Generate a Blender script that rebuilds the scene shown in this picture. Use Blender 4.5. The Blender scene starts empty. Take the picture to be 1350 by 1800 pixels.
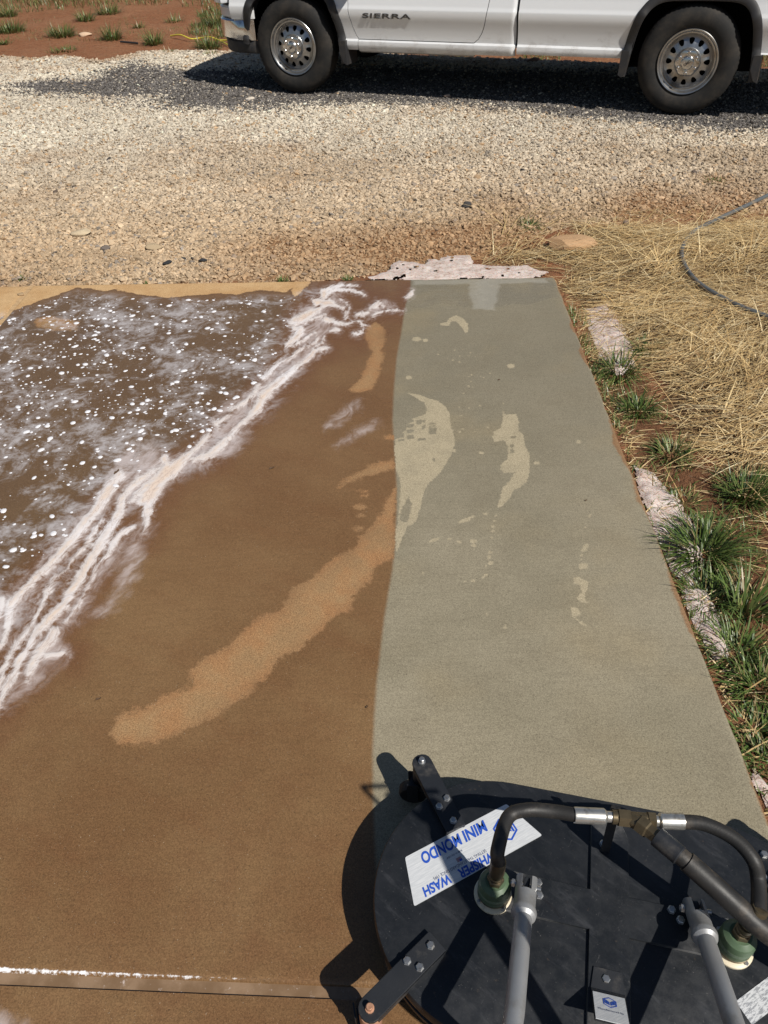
import bpy, bmesh, math, random
import numpy as np
from mathutils import Vector, Matrix

random.seed(7)
rng = np.random.default_rng(7)
scene = bpy.context.scene
col = scene.collection
R = math.radians

# ------------------------------------------------------------------ camera, sky, sun, exposure
CAM_H, PITCH, ROLL, FPX = 1.707, R(40.93), R(-2.07), 1323.0      # FPX: focal length for a 1350 x 1800 frame
Fv = Vector((0, math.cos(PITCH), -math.sin(PITCH)))
R0, U0 = Vector((1, 0, 0)), Vector((0, math.sin(PITCH), math.cos(PITCH)))
Rv = math.cos(ROLL) * R0 + math.sin(ROLL) * U0
Uv = -math.sin(ROLL) * R0 + math.cos(ROLL) * U0
cam_data = bpy.data.cameras.new('camera')
cam = bpy.data.objects.new('camera', cam_data)
col.objects.link(cam)
M = Matrix((Rv, Uv, -Fv)).transposed().to_4x4()
M.translation = (0, 0, CAM_H)
cam.matrix_world = M
cam_data.sensor_fit = 'VERTICAL'
cam_data.sensor_height = 24.0
cam_data.lens = FPX / 1800.0 * 24.0
cam_data.clip_start = 0.02
cam_data.clip_end = 2000
scene.camera = cam

SHX, SHY = -0.585, 0.67                      # shadow offset on the ground for one metre of height
sun_vec = Vector((-SHX, -SHY, 1.0)).normalized()
SUN_EL = math.asin(sun_vec.z)
SUN_AZ = math.atan2(sun_vec.x, sun_vec.y)     # clockwise from +Y
world = bpy.data.worlds.new('World')
scene.world = world
world.use_nodes = True
wn = world.node_tree
bgn = wn.nodes['Background']
sky = wn.nodes.new('ShaderNodeTexSky')
sky.sky_type = 'NISHITA'
sky.sun_disc = False
sky.sun_elevation = SUN_EL
sky.sun_rotation = SUN_AZ
sky.air_density, sky.dust_density, sky.ozone_density = 1.0, 0.6, 1.2
wn.links.new(sky.outputs[0], bgn.inputs[0])
bgn.inputs[1].default_value = 0.05
sun_d = bpy.data.lights.new('sun', 'SUN')
sun_d.energy = 4.9
sun_d.angle = R(0.53)
sun_d.color = (1.0, 0.955, 0.88)
sun = bpy.data.objects.new('sun', sun_d)
col.objects.link(sun)
sun.rotation_euler = sun_vec.to_track_quat('Z', 'Y').to_euler()
sun.location = (6, -6, 12)
vs = scene.view_settings
vs.view_transform = 'Standard'
vs.look = 'None'
vs.exposure = -0.08
vs.gamma = 1.0
vs.use_curve_mapping = False
scene.cycles.use_denoising = True
scene.cycles.max_bounces = 6
scene.cycles.transparent_max_bounces = 6


def at(x, y, z=0.0):
    """A place on the level z that was measured in the photograph (1350 x 1800) -> world point."""
    d = Rv * ((x - 675) / FPX) + Uv * ((900 - y) / FPX) + Fv
    t = (z - CAM_H) / d.z
    return Vector((0, 0, CAM_H)) + d * t


def gp(pts, z=0.0):
    return np.array([at(x, y, z)[:2] for x, y in pts])


# ------------------------------------------------------------------ small numpy tools
def vnoise(x, y, s, seed=0):
    """Smooth value noise, 0..1, feature size s."""
    x, y = np.asarray(x) / s + 137.0 + seed * 17.3, np.asarray(y) / s + 71.0 + seed * 9.1
    xi, yi = np.floor(x).astype(np.int64), np.floor(y).astype(np.int64)
    fx, fy = x - xi, y - yi
    fx, fy = fx * fx * (3 - 2 * fx), fy * fy * (3 - 2 * fy)

    def h(a, b):
        v = (a * 374761393 + b * 668265263 + seed * 982451653) & 0x7fffffff
        v = ((v ^ (v >> 13)) * 1274126177) & 0x7fffffff
        return ((v ^ (v >> 16)) & 0xffff) / 65535.0
    return (h(xi, yi) * (1 - fx) + h(xi + 1, yi) * fx) * (1 - fy) + (h(xi, yi + 1) * (1 - fx) + h(xi + 1, yi + 1) * fx) * fy


def fbm(x, y, s, seed=0, o=3):
    t, a, n = 0, 1.0, 0
    for k in range(o):
        t = t + a * vnoise(x, y, s / 2 ** k, seed + k)
        n += a
        a *= 0.5
    return t / n


def inside(px, py, poly):
    c = np.zeros(px.shape, bool)
    n = len(poly)
    for i in range(n):
        x0, y0 = poly[i]
        x1, y1 = poly[(i + 1) % n]
        if y0 == y1:
            continue
        k = (y0 > py) != (y1 > py)
        c ^= k & (px < (x1 - x0) * (py - y0) / (y1 - y0) + x0)
    return c


def seg_dist(px, py, a, b):
    d = b - a
    L2 = d @ d + 1e-12
    t = np.clip(((px - a[0]) * d[0] + (py - a[1]) * d[1]) / L2, 0, 1)
    return np.hypot(px - a[0] - t * d[0], py - a[1] - t * d[1]), t


def sdf_poly(px, py, poly, lim=0.15):
    """Signed distance, positive inside, worked out only near the outline."""
    out = np.full(px.shape, -lim)
    lo, hi = poly.min(0) - lim, poly.max(0) + lim
    m = (px > lo[0]) & (px < hi[0]) & (py > lo[1]) & (py < hi[1])
    x, y = px[m], py[m]
    d = np.full(x.shape, 1e9)
    for i in range(len(poly)):
        d = np.minimum(d, seg_dist(x, y, poly[i], poly[(i + 1) % len(poly)])[0])
    s = np.where(inside(x, y, poly), d, -d)
    out[m] = np.clip(s, -lim, lim)
    return out


def sdf_line(px, py, pts, ws, lim=0.15):
    """Signed distance to a strand of varying half-width."""
    out = np.full(px.shape, -lim)
    lo, hi = pts.min(0) - lim - max(ws), pts.max(0) + lim + max(ws)
    m = (px > lo[0]) & (px < hi[0]) & (py > lo[1]) & (py < hi[1])
    x, y = px[m], py[m]
    s = np.full(x.shape, -1e9)
    for i in range(len(pts) - 1):
        d, t = seg_dist(x, y, pts[i], pts[i + 1])
        s = np.maximum(s, ws[i] * (1 - t) + ws[i + 1] * t - d)
    out[m] = np.clip(s, -lim, lim)
    return out


# ------------------------------------------------------------------ mesh helpers
def tagged(o, label=None, cat=None, group=None, kind=None):
    if label: o['label'] = label
    if cat: o['category'] = cat
    if group: o['group'] = group
    if kind: o['kind'] = kind
    return o


def empty(name, loc=(0, 0, 0), rz=0.0):
    o = bpy.data.objects.new(name, None)
    o.empty_display_size = 0.1
    col.objects.link(o)
    o.location = loc
    o.rotation_euler = (0, 0, rz)
    return o


class MB:
    """Collects shapes and links them as one mesh object."""

    def __init__(self):
        self.v, self.f = [], []

    def add(self, vs_, fs):
        o = len(self.v)
        self.v += [tuple(p) for p in vs_]
        self.f += [tuple(i + o for i in q) for q in fs]
        return self

    def box(self, c, s, rot=None, bev=0.0):
        bm = bmesh.new()
        bmesh.ops.create_cube(bm, size=1.0)
        for v in bm.verts:
            v.co = Vector((v.co.x * s[0], v.co.y * s[1], v.co.z * s[2]))
        if bev > 0:
            bmesh.ops.bevel(bm, geom=bm.edges[:], offset=bev, segments=2, affect='EDGES', profile=0.5)
        m = rot if rot is not None else Matrix.Identity(3)
        bm.verts.index_update()
        self.add([m @ v.co + Vector(c) for v in bm.verts], [[v.index for v in f.verts] for f in bm.faces])
        bm.free()
        return self

    def tube(self, pts, rad, n=14, caps=True):
        pts = [Vector(p) for p in pts]
        rads = rad if isinstance(rad, (list, tuple, np.ndarray)) else [rad] * len(pts)
        up = Vector((0, 0, 1))
        rings, prev = [], None
        for i, p in enumerate(pts):
            t = (pts[min(i + 1, len(pts) - 1)] - pts[max(i - 1, 0)]).normalized()
            if prev is None:
                a = t.cross(up)
                if a.length < 0.1: a = t.cross(Vector((1, 0, 0)))
            else:
                a = prev - t * prev.dot(t)
            a.normalize()
            prev = a
            b = t.cross(a)
            rings.append([p + (a * math.cos(2 * math.pi * k / n) + b * math.sin(2 * math.pi * k / n)) * rads[i] for k in range(n)])
        vs_ = [q for r_ in rings for q in r_]
        fs = [(i * n + k, i * n + (k + 1) % n, (i + 1) * n + (k + 1) % n, (i + 1) * n + k) for i in range(len(pts) - 1) for k in range(n)]
        if caps:
            fs += [tuple(range(n))[::-1], tuple((len(pts) - 1) * n + k for k in range(n))]
        return self.add(vs_, fs)

    def lathe(self, prof, c=(0, 0, 0), m=None, n=32, wob=None):
        """prof: (radius, height) pairs; axis = z of matrix m."""
        m = m if m is not None else Matrix.Identity(3)
        vs_ = []
        for j, (r_, h_) in enumerate(prof):
            for k in range(n):
                a = 2 * math.pi * k / n
                rr = r_ + (wob(j, k) if wob else 0)
                vs_.append(Vector(c) + m @ Vector((rr * math.cos(a), rr * math.sin(a), h_)))
        fs = [(j * n + k, j * n + (k + 1) % n, (j + 1) * n + (k + 1) % n, (j + 1) * n + k) for j in range(len(prof) - 1) for k in range(n)]
        if prof[0][0] > 1e-4: fs.append(tuple(range(n))[::-1]) if not getattr(self, 'open', False) else None
        if prof[-1][0] > 1e-4: fs.append(tuple((len(prof) - 1) * n + k for k in range(n))) if not getattr(self, 'open', False) else None
        return self.add(vs_, fs)

    def prism(self, outline, z0, z1, bev=0.0):
        n = len(outline)
        if bev > 0:
            c = np.mean(np.array(outline), 0)
            o = np.array(outline, float)
            # inset along vertex normals
            nx = []
            for i in range(n):
                a, b = o[i] - o[i - 1], o[(i + 1) % n] - o[i]
                na = np.array([a[1], -a[0]]) / (np.hypot(*a) + 1e-9)
                nb = np.array([b[1], -b[0]]) / (np.hypot(*b) + 1e-9)
                q = na + nb
                nx.append(q / (np.hypot(*q) + 1e-9))
            nx = np.array(nx)
            area = sum(o[i - 1][0] * o[i][1] - o[i][0] * o[i - 1][1] for i in range(n))
            if area < 0: nx = -nx
            ins = o - nx * bev
            vs_ = [(x, y, z0) for x, y in o] + [(x, y, z1 - bev) for x, y in o] + [(x, y, z1) for x, y in ins]
            fs = [(i, (i + 1) % n, n + (i + 1) % n, n + i) for i in range(n)] + [(n + i, n + (i + 1) % n, 2 * n + (i + 1) % n, 2 * n + i) for i in range(n)]
            fs += [tuple(range(2 * n, 3 * n)), tuple(range(n))[::-1]]
        else:
            vs_ = [(x, y, z0) for x, y in outline] + [(x, y, z1) for x, y in outline]
            fs = [(i, (i + 1) % n, n + (i + 1) % n, n + i) for i in range(n)] + [tuple(range(n, 2 * n)), tuple(range(n))[::-1]]
        return self.add(vs_, fs)

    def xform(self, fn):
        self.v = [tuple(fn(Vector(p))) for p in self.v]
        return self

    def build(self, name, mat, parent=None, smooth=0.0, normals=True):
        me = bpy.data.meshes.new(name)
        me.from_pydata(self.v, [], self.f)
        if normals:
            bm = bmesh.new()
            bm.from_mesh(me)
            bmesh.ops.recalc_face_normals(bm, faces=bm.faces)
            bm.to_mesh(me)
            bm.free()
        if smooth > 0:
            me.shade_smooth()
            me.set_sharp_from_angle(angle=R(smooth))
        o = bpy.data.objects.new(name, me)
        col.objects.link(o)
        if mat: me.materials.append(mat)
        if parent: o.parent = parent
        return o


def spline(pts, n=10):
    """Catmull-Rom through the points."""
    p = [Vector(q) for q in pts]
    p = [p[0] * 2 - p[1]] + p + [p[-1] * 2 - p[-2]]
    out = []
    for i in range(1, len(p) - 2):
        for k in range(n):
            t = k / n
            a, b, c, d = p[i - 1], p[i], p[i + 1], p[i + 2]
            out.append(0.5 * ((2 * b) + (c - a) * t + (2 * a - 5 * b + 4 * c - d) * t * t + (3 * b - a - 3 * c + d) * t ** 3))
    out.append(p[-2])
    return out


# ------------------------------------------------------------------ node helpers
class NT:
    def __init__(self, name):
        self.m = bpy.data.materials.new(name)
        self.m.use_nodes = True
        self.t = self.m.node_tree
        self.b = self.t.nodes['Principled BSDF']
        self.out = self.t.nodes['Material Output']
        self._o = None

    def set(self, **k):
        for n_, v in k.items():
            s = self.b.inputs[n_.replace('_', ' ')]
            if hasattr(v, 'is_output'): self.t.links.new(v, s)
            elif isinstance(v, (tuple, list)) and len(v) == 3 and s.type == 'RGBA': s.default_value = (*v, 1)
            else: s.default_value = v
        return self

    def lk(self, s, v):
        if hasattr(v, 'is_output'): self.t.links.new(v, s)
        elif isinstance(v, (tuple, list)) and s.type == 'RGBA': s.default_value = (*v[:3], 1)
        else: s.default_value = v

    @property
    def obj(self):
        if self._o is None:
            self._o = self.t.nodes.new('ShaderNodeTexCoord').outputs['Object']
        return self._o

    def mapped(self, scale=(1, 1, 1), rot=(0, 0, 0), vec=None):
        if any(rot) and scale != (1, 1, 1):      # turn first, then stretch
            vec, rot = self.mapped((1, 1, 1), rot, vec), (0, 0, 0)
        n = self.t.nodes.new('ShaderNodeMapping')
        self.lk(n.inputs['Vector'], vec if vec is not None else self.obj)
        n.inputs['Scale'].default_value = scale
        n.inputs['Rotation'].default_value = rot
        return n.outputs[0]

    def noise(self, scale, detail=3, rough=0.55, vec=None, dist=0.0, color=False):
        n = self.t.nodes.new('ShaderNodeTexNoise')
        self.lk(n.inputs['Vector'], vec if vec is not None else self.obj)
        n.inputs['Scale'].default_value = scale
        n.inputs['Detail'].default_value = detail
        n.inputs['Roughness'].default_value = rough
        n.inputs['Distortion'].default_value = dist
        return n.outputs['Color' if color else 'Fac']

    def voro(self, scale, vec=None, feat='F1', out='Distance'):
        n = self.t.nodes.new('ShaderNodeTexVoronoi')
        n.feature = feat
        self.lk(n.inputs['Vector'], vec if vec is not None else self.obj)
        n.inputs['Scale'].default_value = scale
        return n.outputs[out]

    def math(self, op, a, b=0.0, c=0.0, clamp=False):
        n = self.t.nodes.new('ShaderNodeMath')
        n.operation = op
        n.use_clamp = clamp
        for i, v in enumerate((a, b, c)):
            self.lk(n.inputs[i], v)
        return n.outputs[0]

    def rng(self, v, a, b, c=0.0, d=1.0, smooth=True):
        n = self.t.nodes.new('ShaderNodeMapRange')
        n.interpolation_type = 'SMOOTHSTEP' if smooth else 'LINEAR'
        for i, q in enumerate((v, a, b, c, d)):
            self.lk(n.inputs[i], q)
        return n.outputs[0]

    def mix(self, f, a, b, mode='MIX'):
        n = self.t.nodes.new('ShaderNodeMix')
        n.data_type = 'RGBA'
        n.blend_type = mode
        self.lk(n.inputs[0], f)
        self.lk(n.inputs[6], a)
        self.lk(n.inputs[7], b)
        return n.outputs[2]

    def mixf(self, f, a, b):
        n = self.t.nodes.new('ShaderNodeMix')
        self.lk(n.inputs[0], f)
        self.lk(n.inputs[2], a)
        self.lk(n.inputs[3], b)
        return n.outputs[0]

    def attr(self, name, out='Fac', kind='GEOMETRY'):
        n = self.t.nodes.new('ShaderNodeAttribute')
        n.attribute_name = name
        n.attribute_type = kind
        return n.outputs[out]

    def sep(self, v=None):
        n = self.t.nodes.new('ShaderNodeSeparateXYZ')
        self.lk(n.inputs[0], v if v is not None else self.obj)
        return n.outputs

    def bump(self, h, strength=0.3, dist=0.01):
        n = self.t.nodes.new('ShaderNodeBump')
        n.inputs['Strength'].default_value = strength
        n.inputs['Distance'].default_value = dist
        self.lk(n.inputs['Height'], h)
        self.t.links.new(n.outputs[0], self.b.inputs['Normal'])
        return self


def plain(name, color, rough=0.5, metal=0.0, var=0.15, nscale=30, bump=0.0, bscale=200, bdist=0.002, coat=0.0, dirt=None, dscale=8, spec=None):
    t = NT(name)
    n = t.noise(nscale, 4)
    lo = tuple(c * (1 - var) for c in color)
    hi = tuple(min(1, c * (1 + var)) for c in color)
    c = t.mix(n, lo, hi)
    if dirt:
        c = t.mix(t.rng(t.noise(dscale, 6, 0.65), 0.5, 0.75), c, dirt)
    t.set(Base_Color=c, Metallic=metal, Roughness=t.rng(t.noise(nscale * 0.7, 3), 0.2, 0.8, rough * 0.85, min(1, rough * 1.15)))
    if coat: t.set(Coat_Weight=coat, Coat_Roughness=0.08)
    if spec is not None: t.set(Specular_IOR_Level=spec)
    if bump: t.bump(t.noise(bscale, 3), bump, bdist)
    return t.m


# ------------------------------------------------------------------ layout on the ground
SLAB_CORNER = np.array([0.955, 3.83])                       # back right corner
SL_U = np.array([0.09, 2.98]); SL_U = SL_U / np.hypot(*SL_U)  # along the right edge, away from the camera
BK_U = np.array([-2.94, 0.14]); BK_U = BK_U / np.hypot(*BK_U)  # along the back edge, to the left
JOINT_A, JOINT_B = gp([(0, 1716.6), (570, 1740)])
LJ_A, LJ_B = gp([(55, 503), (0, 546)])


def right_edge_x(y):
    return SLAB_CORNER[0] + (y - SLAB_CORNER[1]) * SL_U[0] / SL_U[1]


def back_edge_y(x):
    return SLAB_CORNER[1] + (x - SLAB_CORNER[0]) * BK_U[1] / BK_U[0]


def joint_y(x):
    return JOINT_A[1] + (x - JOINT_A[0]) * (JOINT_B[1] - JOINT_A[1]) / (JOINT_B[0] - JOINT_A[0])


LJ_SL = (LJ_A[0] - LJ_B[0]) / (LJ_A[1] - LJ_B[1])


def left_joint_x(y):
    return LJ_A[0] + (y - LJ_A[1]) * SL_U[0] / SL_U[1]


# ------------------------------------------------------------------ the concrete: traced stains and suds
def z8(pts): return [(600 + x / 2.572, 420 + y / 2.572) for x, y in pts]
def z6(pts): return [(x / 1.929, 450 + y / 1.929) for x, y in pts]
def z7(pts): return [(x / 1.929, 850 + y / 1.929) for x, y in pts]
def zE(l): return [(680 + x / 6.0, 690 + y / 6.0) for x, y in l]
def ell(x, y, rx, ry, n=10): return [(x + rx * math.cos(2 * math.pi * k / n), y + ry * math.sin(2 * math.pi * k / n)) for k in range(n)]


CLEAN_L = [(728, 440), (722, 490), (722, 505), (712, 540), (706, 580), (697, 630), (692, 690), (690, 740), (694, 800), (697, 850), (697, 900), (694, 960),
           (690, 1000), (683, 1040), (675, 1090), (668, 1150), (662, 1200), (658, 1260), (655, 1320), (656, 1400), (660, 1500), (668, 1620), (680, 1700), (690, 1745)]
clean_poly = np.vstack([gp(CLEAN_L), [[2.5, 0.52], [2.5, 4.4]]])
ORANGE = [
    z7([(370, 820), (390, 780), (470, 760), (560, 720), (640, 680), (640, 645), (690, 590), (760, 560), (820, 500), (860, 465), (940, 430), (975, 390), (1000, 350), (1060, 310),
        (1110, 270), (1180, 230), (1210, 190), (1250, 150), (1290, 100), (1310, 50), (1345, 5), (1345, 200), (1335, 250), (1290, 280), (1260, 330), (1215, 360), (1190, 430), (1150, 440), (1090, 500),
        (1040, 545), (960, 590), (920, 640), (870, 690), (810, 740), (740, 790), (650, 830), (560, 870), (450, 900), (400, 890), (375, 850)]),
    z8([(-20, 1130), (0, 1100), (60, 1055), (150, 1020), (243, 985), (243, 1045), (150, 1070), (90, 1085), (30, 1110), (0, 1132)]),
    z8([(100, 440), (125, 395), (155, 370), (190, 395), (198, 440), (192, 500), (190, 560), (165, 640), (140, 685), (70, 700), (20, 690), (80, 630), (115, 570), (132, 510), (110, 465)]),
    z8(ell(92, 1140, 30, 8)), z8(ell(100, 1162, 26, 7)), z8(ell(85, 1214, 34, 17)), z8(ell(92, 1250, 16, 6)), z8(ell(80, 1310, 22, 12)), z8(ell(40, 1376, 16, 7)),
    z8([(195, 890), (250, 885), (250, 915), (200, 905)]),
    [(60, 560), (95, 555), (140, 565), (135, 580), (90, 582), (62, 575)],
]
CREAM = [
    z8([(300, 697), (350, 703), (400, 722), (440, 733), (470, 757), (490, 790), (495, 850), (510, 890), (513, 930), (495, 980), (470, 1020), (445, 1062), (400, 1100), (375, 1140), (365, 1190),
        (350, 1240), (338, 1280), (300, 1300), (280, 1340), (262, 1390), (246, 1425), (243, 1320), (258, 1275), (262, 1200), (268, 1120), (262, 1075), (245, 1050), (240, 940), (245, 905), (290, 862), (300, 822), (350, 803), (380, 792), (388, 770), (375, 742), (340, 720)]),
    z8([(728, 770), (745, 795), (790, 790), (803, 830), (800, 860), (822, 890), (830, 930), (850, 970), (852, 1050), (838, 1100), (805, 1125), (780, 1135), (765, 1165), (745, 1190), (715, 1217),
        (706, 1207), (720, 1160), (728, 1125), (760, 1095), (785, 1055), (735, 1060), (718, 1040), (725, 1012), (750, 1000), (752, 940), (735, 908), (692, 918), (682, 895), (690, 870), (720, 855), (730, 810)]),
    z8([(445, 380), (475, 377), (490, 355), (520, 345), (550, 358), (574, 385), (574, 420), (560, 427), (545, 402), (520, 372), (497, 372), (488, 392), (450, 392)]),
    z8([(1046, 1535), (1072, 1528), (1112, 1548), (1119, 1572), (1100, 1610), (1110, 1645), (1090, 1645), (1062, 1622), (1085, 1600), (1080, 1568), (1050, 1555)]),
    z8([(1038, 1668), (1060, 1663), (1083, 1685), (1076, 1702), (1043, 1705)]), z8([(1038, 1705), (1048, 1703), (1112, 1748), (1106, 1754)]),
    z8([(1068, 1475), (1090, 1465), (1116, 1470), (1110, 1492), (1082, 1495)]), z8([(1058, 1392), (1085, 1402), (1105, 1372), (1116, 1382), (1112, 1412), (1090, 1415)]),
    z8([(1103, 1252), (1115, 1255), (1128, 1238), (1126, 1264)]), z8(ell(1105, 1303, 6, 5)), z8(ell(1088, 1432, 8, 5)), z8(ell(1084, 1450, 7, 5)),
    z8(ell(340, 452, 21, 11)), z8(ell(380, 458, 13, 8)), z8(ell(767, 574, 19, 10)), z8(ell(885, 1014, 14, 9)), z8(ell(1072, 918, 13, 8)), z8(ell(305, 627, 15, 10)), z8(ell(632, 968, 13, 7)),
    z8(ell(510, 957, 10, 8)), z8(ell(700, 1250, 9, 5)), z8(ell(692, 1275, 8, 5)), z8(ell(685, 1300, 9, 7)), z8(ell(685, 1322, 8, 6)), z8(ell(680, 1352, 7, 5)), z8(ell(672, 1417, 11, 7)),
    z8(ell(668, 1440, 9, 10)), z8(ell(674, 1465, 12, 9)), z8(ell(652, 1478, 7, 5)), z8(ell(655, 1520, 8, 6)), z8(ell(640, 1532, 9, 6)), z8(ell(595, 1545, 12, 6)), z8(ell(560, 1550, 6, 5)),
    z8([(393, 1368), (420, 1352), (447, 1352), (440, 1362), (405, 1372)]), z8(ell(490, 1357, 9, 5)), z8(ell(530, 1369, 17, 7)), z8(ell(595, 1366, 19, 10)), z8(ell(597, 1386, 15, 7)),
    z8([(526, 1285), (545, 1268), (600, 1250), (604, 1258), (570, 1278), (535, 1290)]), z8(ell(650, 1243, 20, 4)), z8(ell(655, 1695, 8, 6)), z8(ell(740, 1757, 8, 12)), z8(ell(580, 1657, 7, 5)), z8(ell(370, 1512, 7, 7)),
    [(757, 1368), (765, 1367), (770, 1379), (762, 1380)],
]
for k in range(46):
    CREAM.append(z8(ell(random.gauss(560, 70), random.uniform(500, 960), random.uniform(3, 6.5), random.uniform(2.5, 4.5), 6)))
# wet marks inside the pale dried patch: boot tread and the long hole
HOLES = [z8([(306, 1160), (319, 1200), (312, 1240), (296, 1285), (262, 1272), (270, 1230), (290, 1190)]),
         z8([(415, 985), (425, 990), (422, 1008), (412, 1005)])]
for x0, x1, y0, y1 in ((206, 280, 287, 318), (206, 280, 332, 368), (208, 280, 388, 424), (212, 280, 448, 490), (312, 365, 288, 335), (378, 402, 290, 318), (366, 408, 345, 385), (318, 408, 482, 504), (440, 515, 320, 338), (442, 522, 370, 440), (450, 515, 350, 360), (116, 182, 432, 474), (118, 180, 492, 512)):
    HOLES.append(zE([(x0, y0 + 4), (x1, y0 - 3), (x1 + 3, y1 - 4), (x0 + 3, y1 + 4)]))
HOLES += [z8([(765, 893), (788, 890), (790, 900), (768, 902)]), z8([(762, 930), (782, 927), (784, 942), (764, 944)]), z8([(763, 952), (778, 950), (780, 968), (765, 970)])]
TAN = z6([(-900, 300), (-300, 240), (0, 215), (30, 190), (110, 160), (200, 130), (260, 108), (320, 110), (350, 120), (390, 112), (470, 130), (560, 140), (640, 135), (740, 125), (800, 132), (880, 115), (960, 122), (990, 110), (1000, 140), (1050, 92), (1060, 40), (-900, 40)])
SUDS = [(-300, 620), (-40, 560), (60, 535), (135, 510), (240, 520), (340, 525), (450, 518), (520, 520), (512, 570), (495, 610), (470, 660), (430, 705), (385, 750), (330, 795), (270, 815), (215, 850), (150, 910), (70, 990), (0, 1060), (-300, 1150)]
PUD = [(712, 492), (800, 470), (960, 470), (975, 495), (985, 520), (960, 530), (900, 538), (850, 545), (780, 535), (730, 545), (700, 560), (640, 545), (600, 500), (660, 485)]
def zA(l): return [(470 + x / 5.192, 480 + y / 5.192, w / 5.192) for x, y, w in l]
def zB(l): return [(230 + x / 5.0, 660 + y / 5.0, w / 5.0) for x, y, w in l]
def zC(l): return [(x / 4.09, 820 + y / 4.09, w / 4.09) for x, y, w in l]
STRANDS = [   # ribbons of suds: places and half widths
    zA([(900, 205, 4), (830, 175, 10), (760, 155, 12), (680, 150, 14), (600, 155, 20), (545, 190, 24)]), zA([(820, 115, 6), (740, 115, 12), (680, 110, 14), (620, 125, 18), (560, 150, 25), (515, 180, 38), (520, 215, 30)]),
    zA([(405, 242, 8), (450, 270, 30), (500, 275, 35), (560, 275, 38), (620, 295, 22), (680, 315, 9), (715, 350, 6), (710, 410, 4)]), zA([(660, 240, 3), (720, 275, 4), (748, 310, 4), (740, 370, 4), (715, 425, 5)]),
    zA([(470, 330, 22), (400, 370, 36), (330, 410, 48), (260, 440, 42), (200, 462, 18)]), zA([(300, 440, 18), (400, 425, 14), (470, 400, 12), (530, 385, 9)]),
    zA([(240, 505, 16), (300, 520, 38), (280, 570, 38), (230, 620, 33), (175, 655, 22), (240, 660, 16), (330, 610, 13), (400, 560, 8)]), zA([(530, 420, 22), (580, 440, 22), (640, 455, 16), (700, 470, 16), (760, 462, 8), (790, 445, 4)]),
    zA([(815, 380, 16), (860, 375, 20), (920, 360, 8)]), zA([(940, 320, 14), (990, 300, 22), (1010, 265, 16), (1060, 310, 8)]), zA([(960, 390, 12), (1000, 365, 8), (1070, 345, 5), (1150, 338, 4), (1240, 348, 3)]),
    zA([(800, 440, 3), (850, 445, 5), (870, 480, 14), (910, 480, 6)]), zA([(785, 550, 14), (830, 562, 12), (870, 520, 5)]), zA([(570, 530, 12), (620, 520, 26), (655, 525, 14)]), zA([(1270, 225, 10), (1310, 190, 22), (1325, 160, 10)]),
    zA([(560, 680, 8), (500, 690, 20), (430, 710, 20), (400, 760, 16), (330, 820, 18), (260, 870, 22), (180, 930, 26), (100, 1000, 28), (30, 1060, 32)]), zA([(300, 690, 14), (230, 760, 10), (150, 800, 9), (80, 850, 16), (20, 910, 24), (-40, 960, 22)]),
    zA([(430, 540, 5), (460, 590, 6), (440, 640, 7), (380, 660, 8), (320, 690, 9)]), zA([(520, 580, 6), (500, 640, 8), (440, 670, 8)]),
    zB([(1350, 20, 36), (1240, 110, 36), (1160, 190, 42), (1110, 290, 42), (1050, 350, 26), (950, 450, 18), (870, 540, 22), (780, 620, 38), (700, 690, 36), (620, 725, 30), (540, 735, 14)]),
    zB([(1120, 90, 20), (1080, 160, 14), (1010, 230, 14), (900, 300, 20), (850, 350, 14), (790, 410, 18), (750, 420, 25), (770, 460, 10)]), zB([(690, 520, 12), (620, 600, 22), (540, 670, 20), (460, 730, 34), (400, 790, 50), (320, 870, 58), (230, 950, 62), (160, 1040, 66), (120, 1110, 55)]),
    zB([(290, 725, 32), (320, 790, 34), (230, 890, 26), (130, 980, 34), (50, 1060, 30), (20, 1100, 22)]),
    zC([(1200, 20, 46), (1120, 110, 42), (1080, 190, 56), (1060, 270, 42), (1060, 340, 32), (1060, 400, 16), (1030, 470, 8)]), zC([(960, 230, 14), (1010, 200, 20)]),
    zC([(1150, 10, 16), (1000, 100, 22), (920, 170, 20), (880, 230, 26), (860, 330, 34), (800, 430, 36), (740, 530, 32), (680, 620, 30), (620, 720, 34), (560, 830, 40), (500, 920, 34), (460, 1000, 30), (370, 1080, 36), (290, 1160, 38), (240, 1220, 32), (200, 1300, 22), (150, 1380, 26), (110, 1470, 26), (60, 1570, 26), (20, 1650, 22), (-40, 1740, 24), (-160, 1900, 24)]),
    zC([(400, 1180, 34), (360, 1250, 34), (290, 1330, 38), (240, 1400, 34), (210, 1480, 24), (190, 1540, 12)]), zC([(470, 1345, 10), (400, 1350, 14), (330, 1360, 16)]),
    zC([(860, 60, 34), (800, 140, 40), (740, 230, 42), (680, 330, 36), (590, 430, 32), (510, 530, 32), (440, 620, 32), (350, 710, 28), (260, 800, 26), (160, 900, 26), (80, 980, 32), (60, 1080, 28), (50, 1180, 20), (20, 1270, 14), (-40, 1340, 14), (-150, 1480, 16)]),
    zC([(740, 370, 6), (680, 460, 7), (620, 560, 8), (540, 660, 9), (480, 740, 8), (400, 800, 10), (340, 890, 20), (310, 980, 12), (260, 1080, 12), (200, 1180, 14), (130, 1270, 12), (80, 1360, 11), (20, 1450, 13), (-20, 1510, 14), (-120, 1640, 16)]),
    zC([(970, 435, 5), (910, 455, 10), (850, 500, 20), (810, 570, 18), (770, 640, 13), (710, 690, 8), (640, 850, 6), (560, 1000, 7), (470, 1120, 10)]), zC([(20, 960, 20), (0, 1060, 20), (-30, 1120, 14)]), zC([(60, 1380, 10), (20, 1500, 16), (-10, 1580, 14)]),
]
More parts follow.
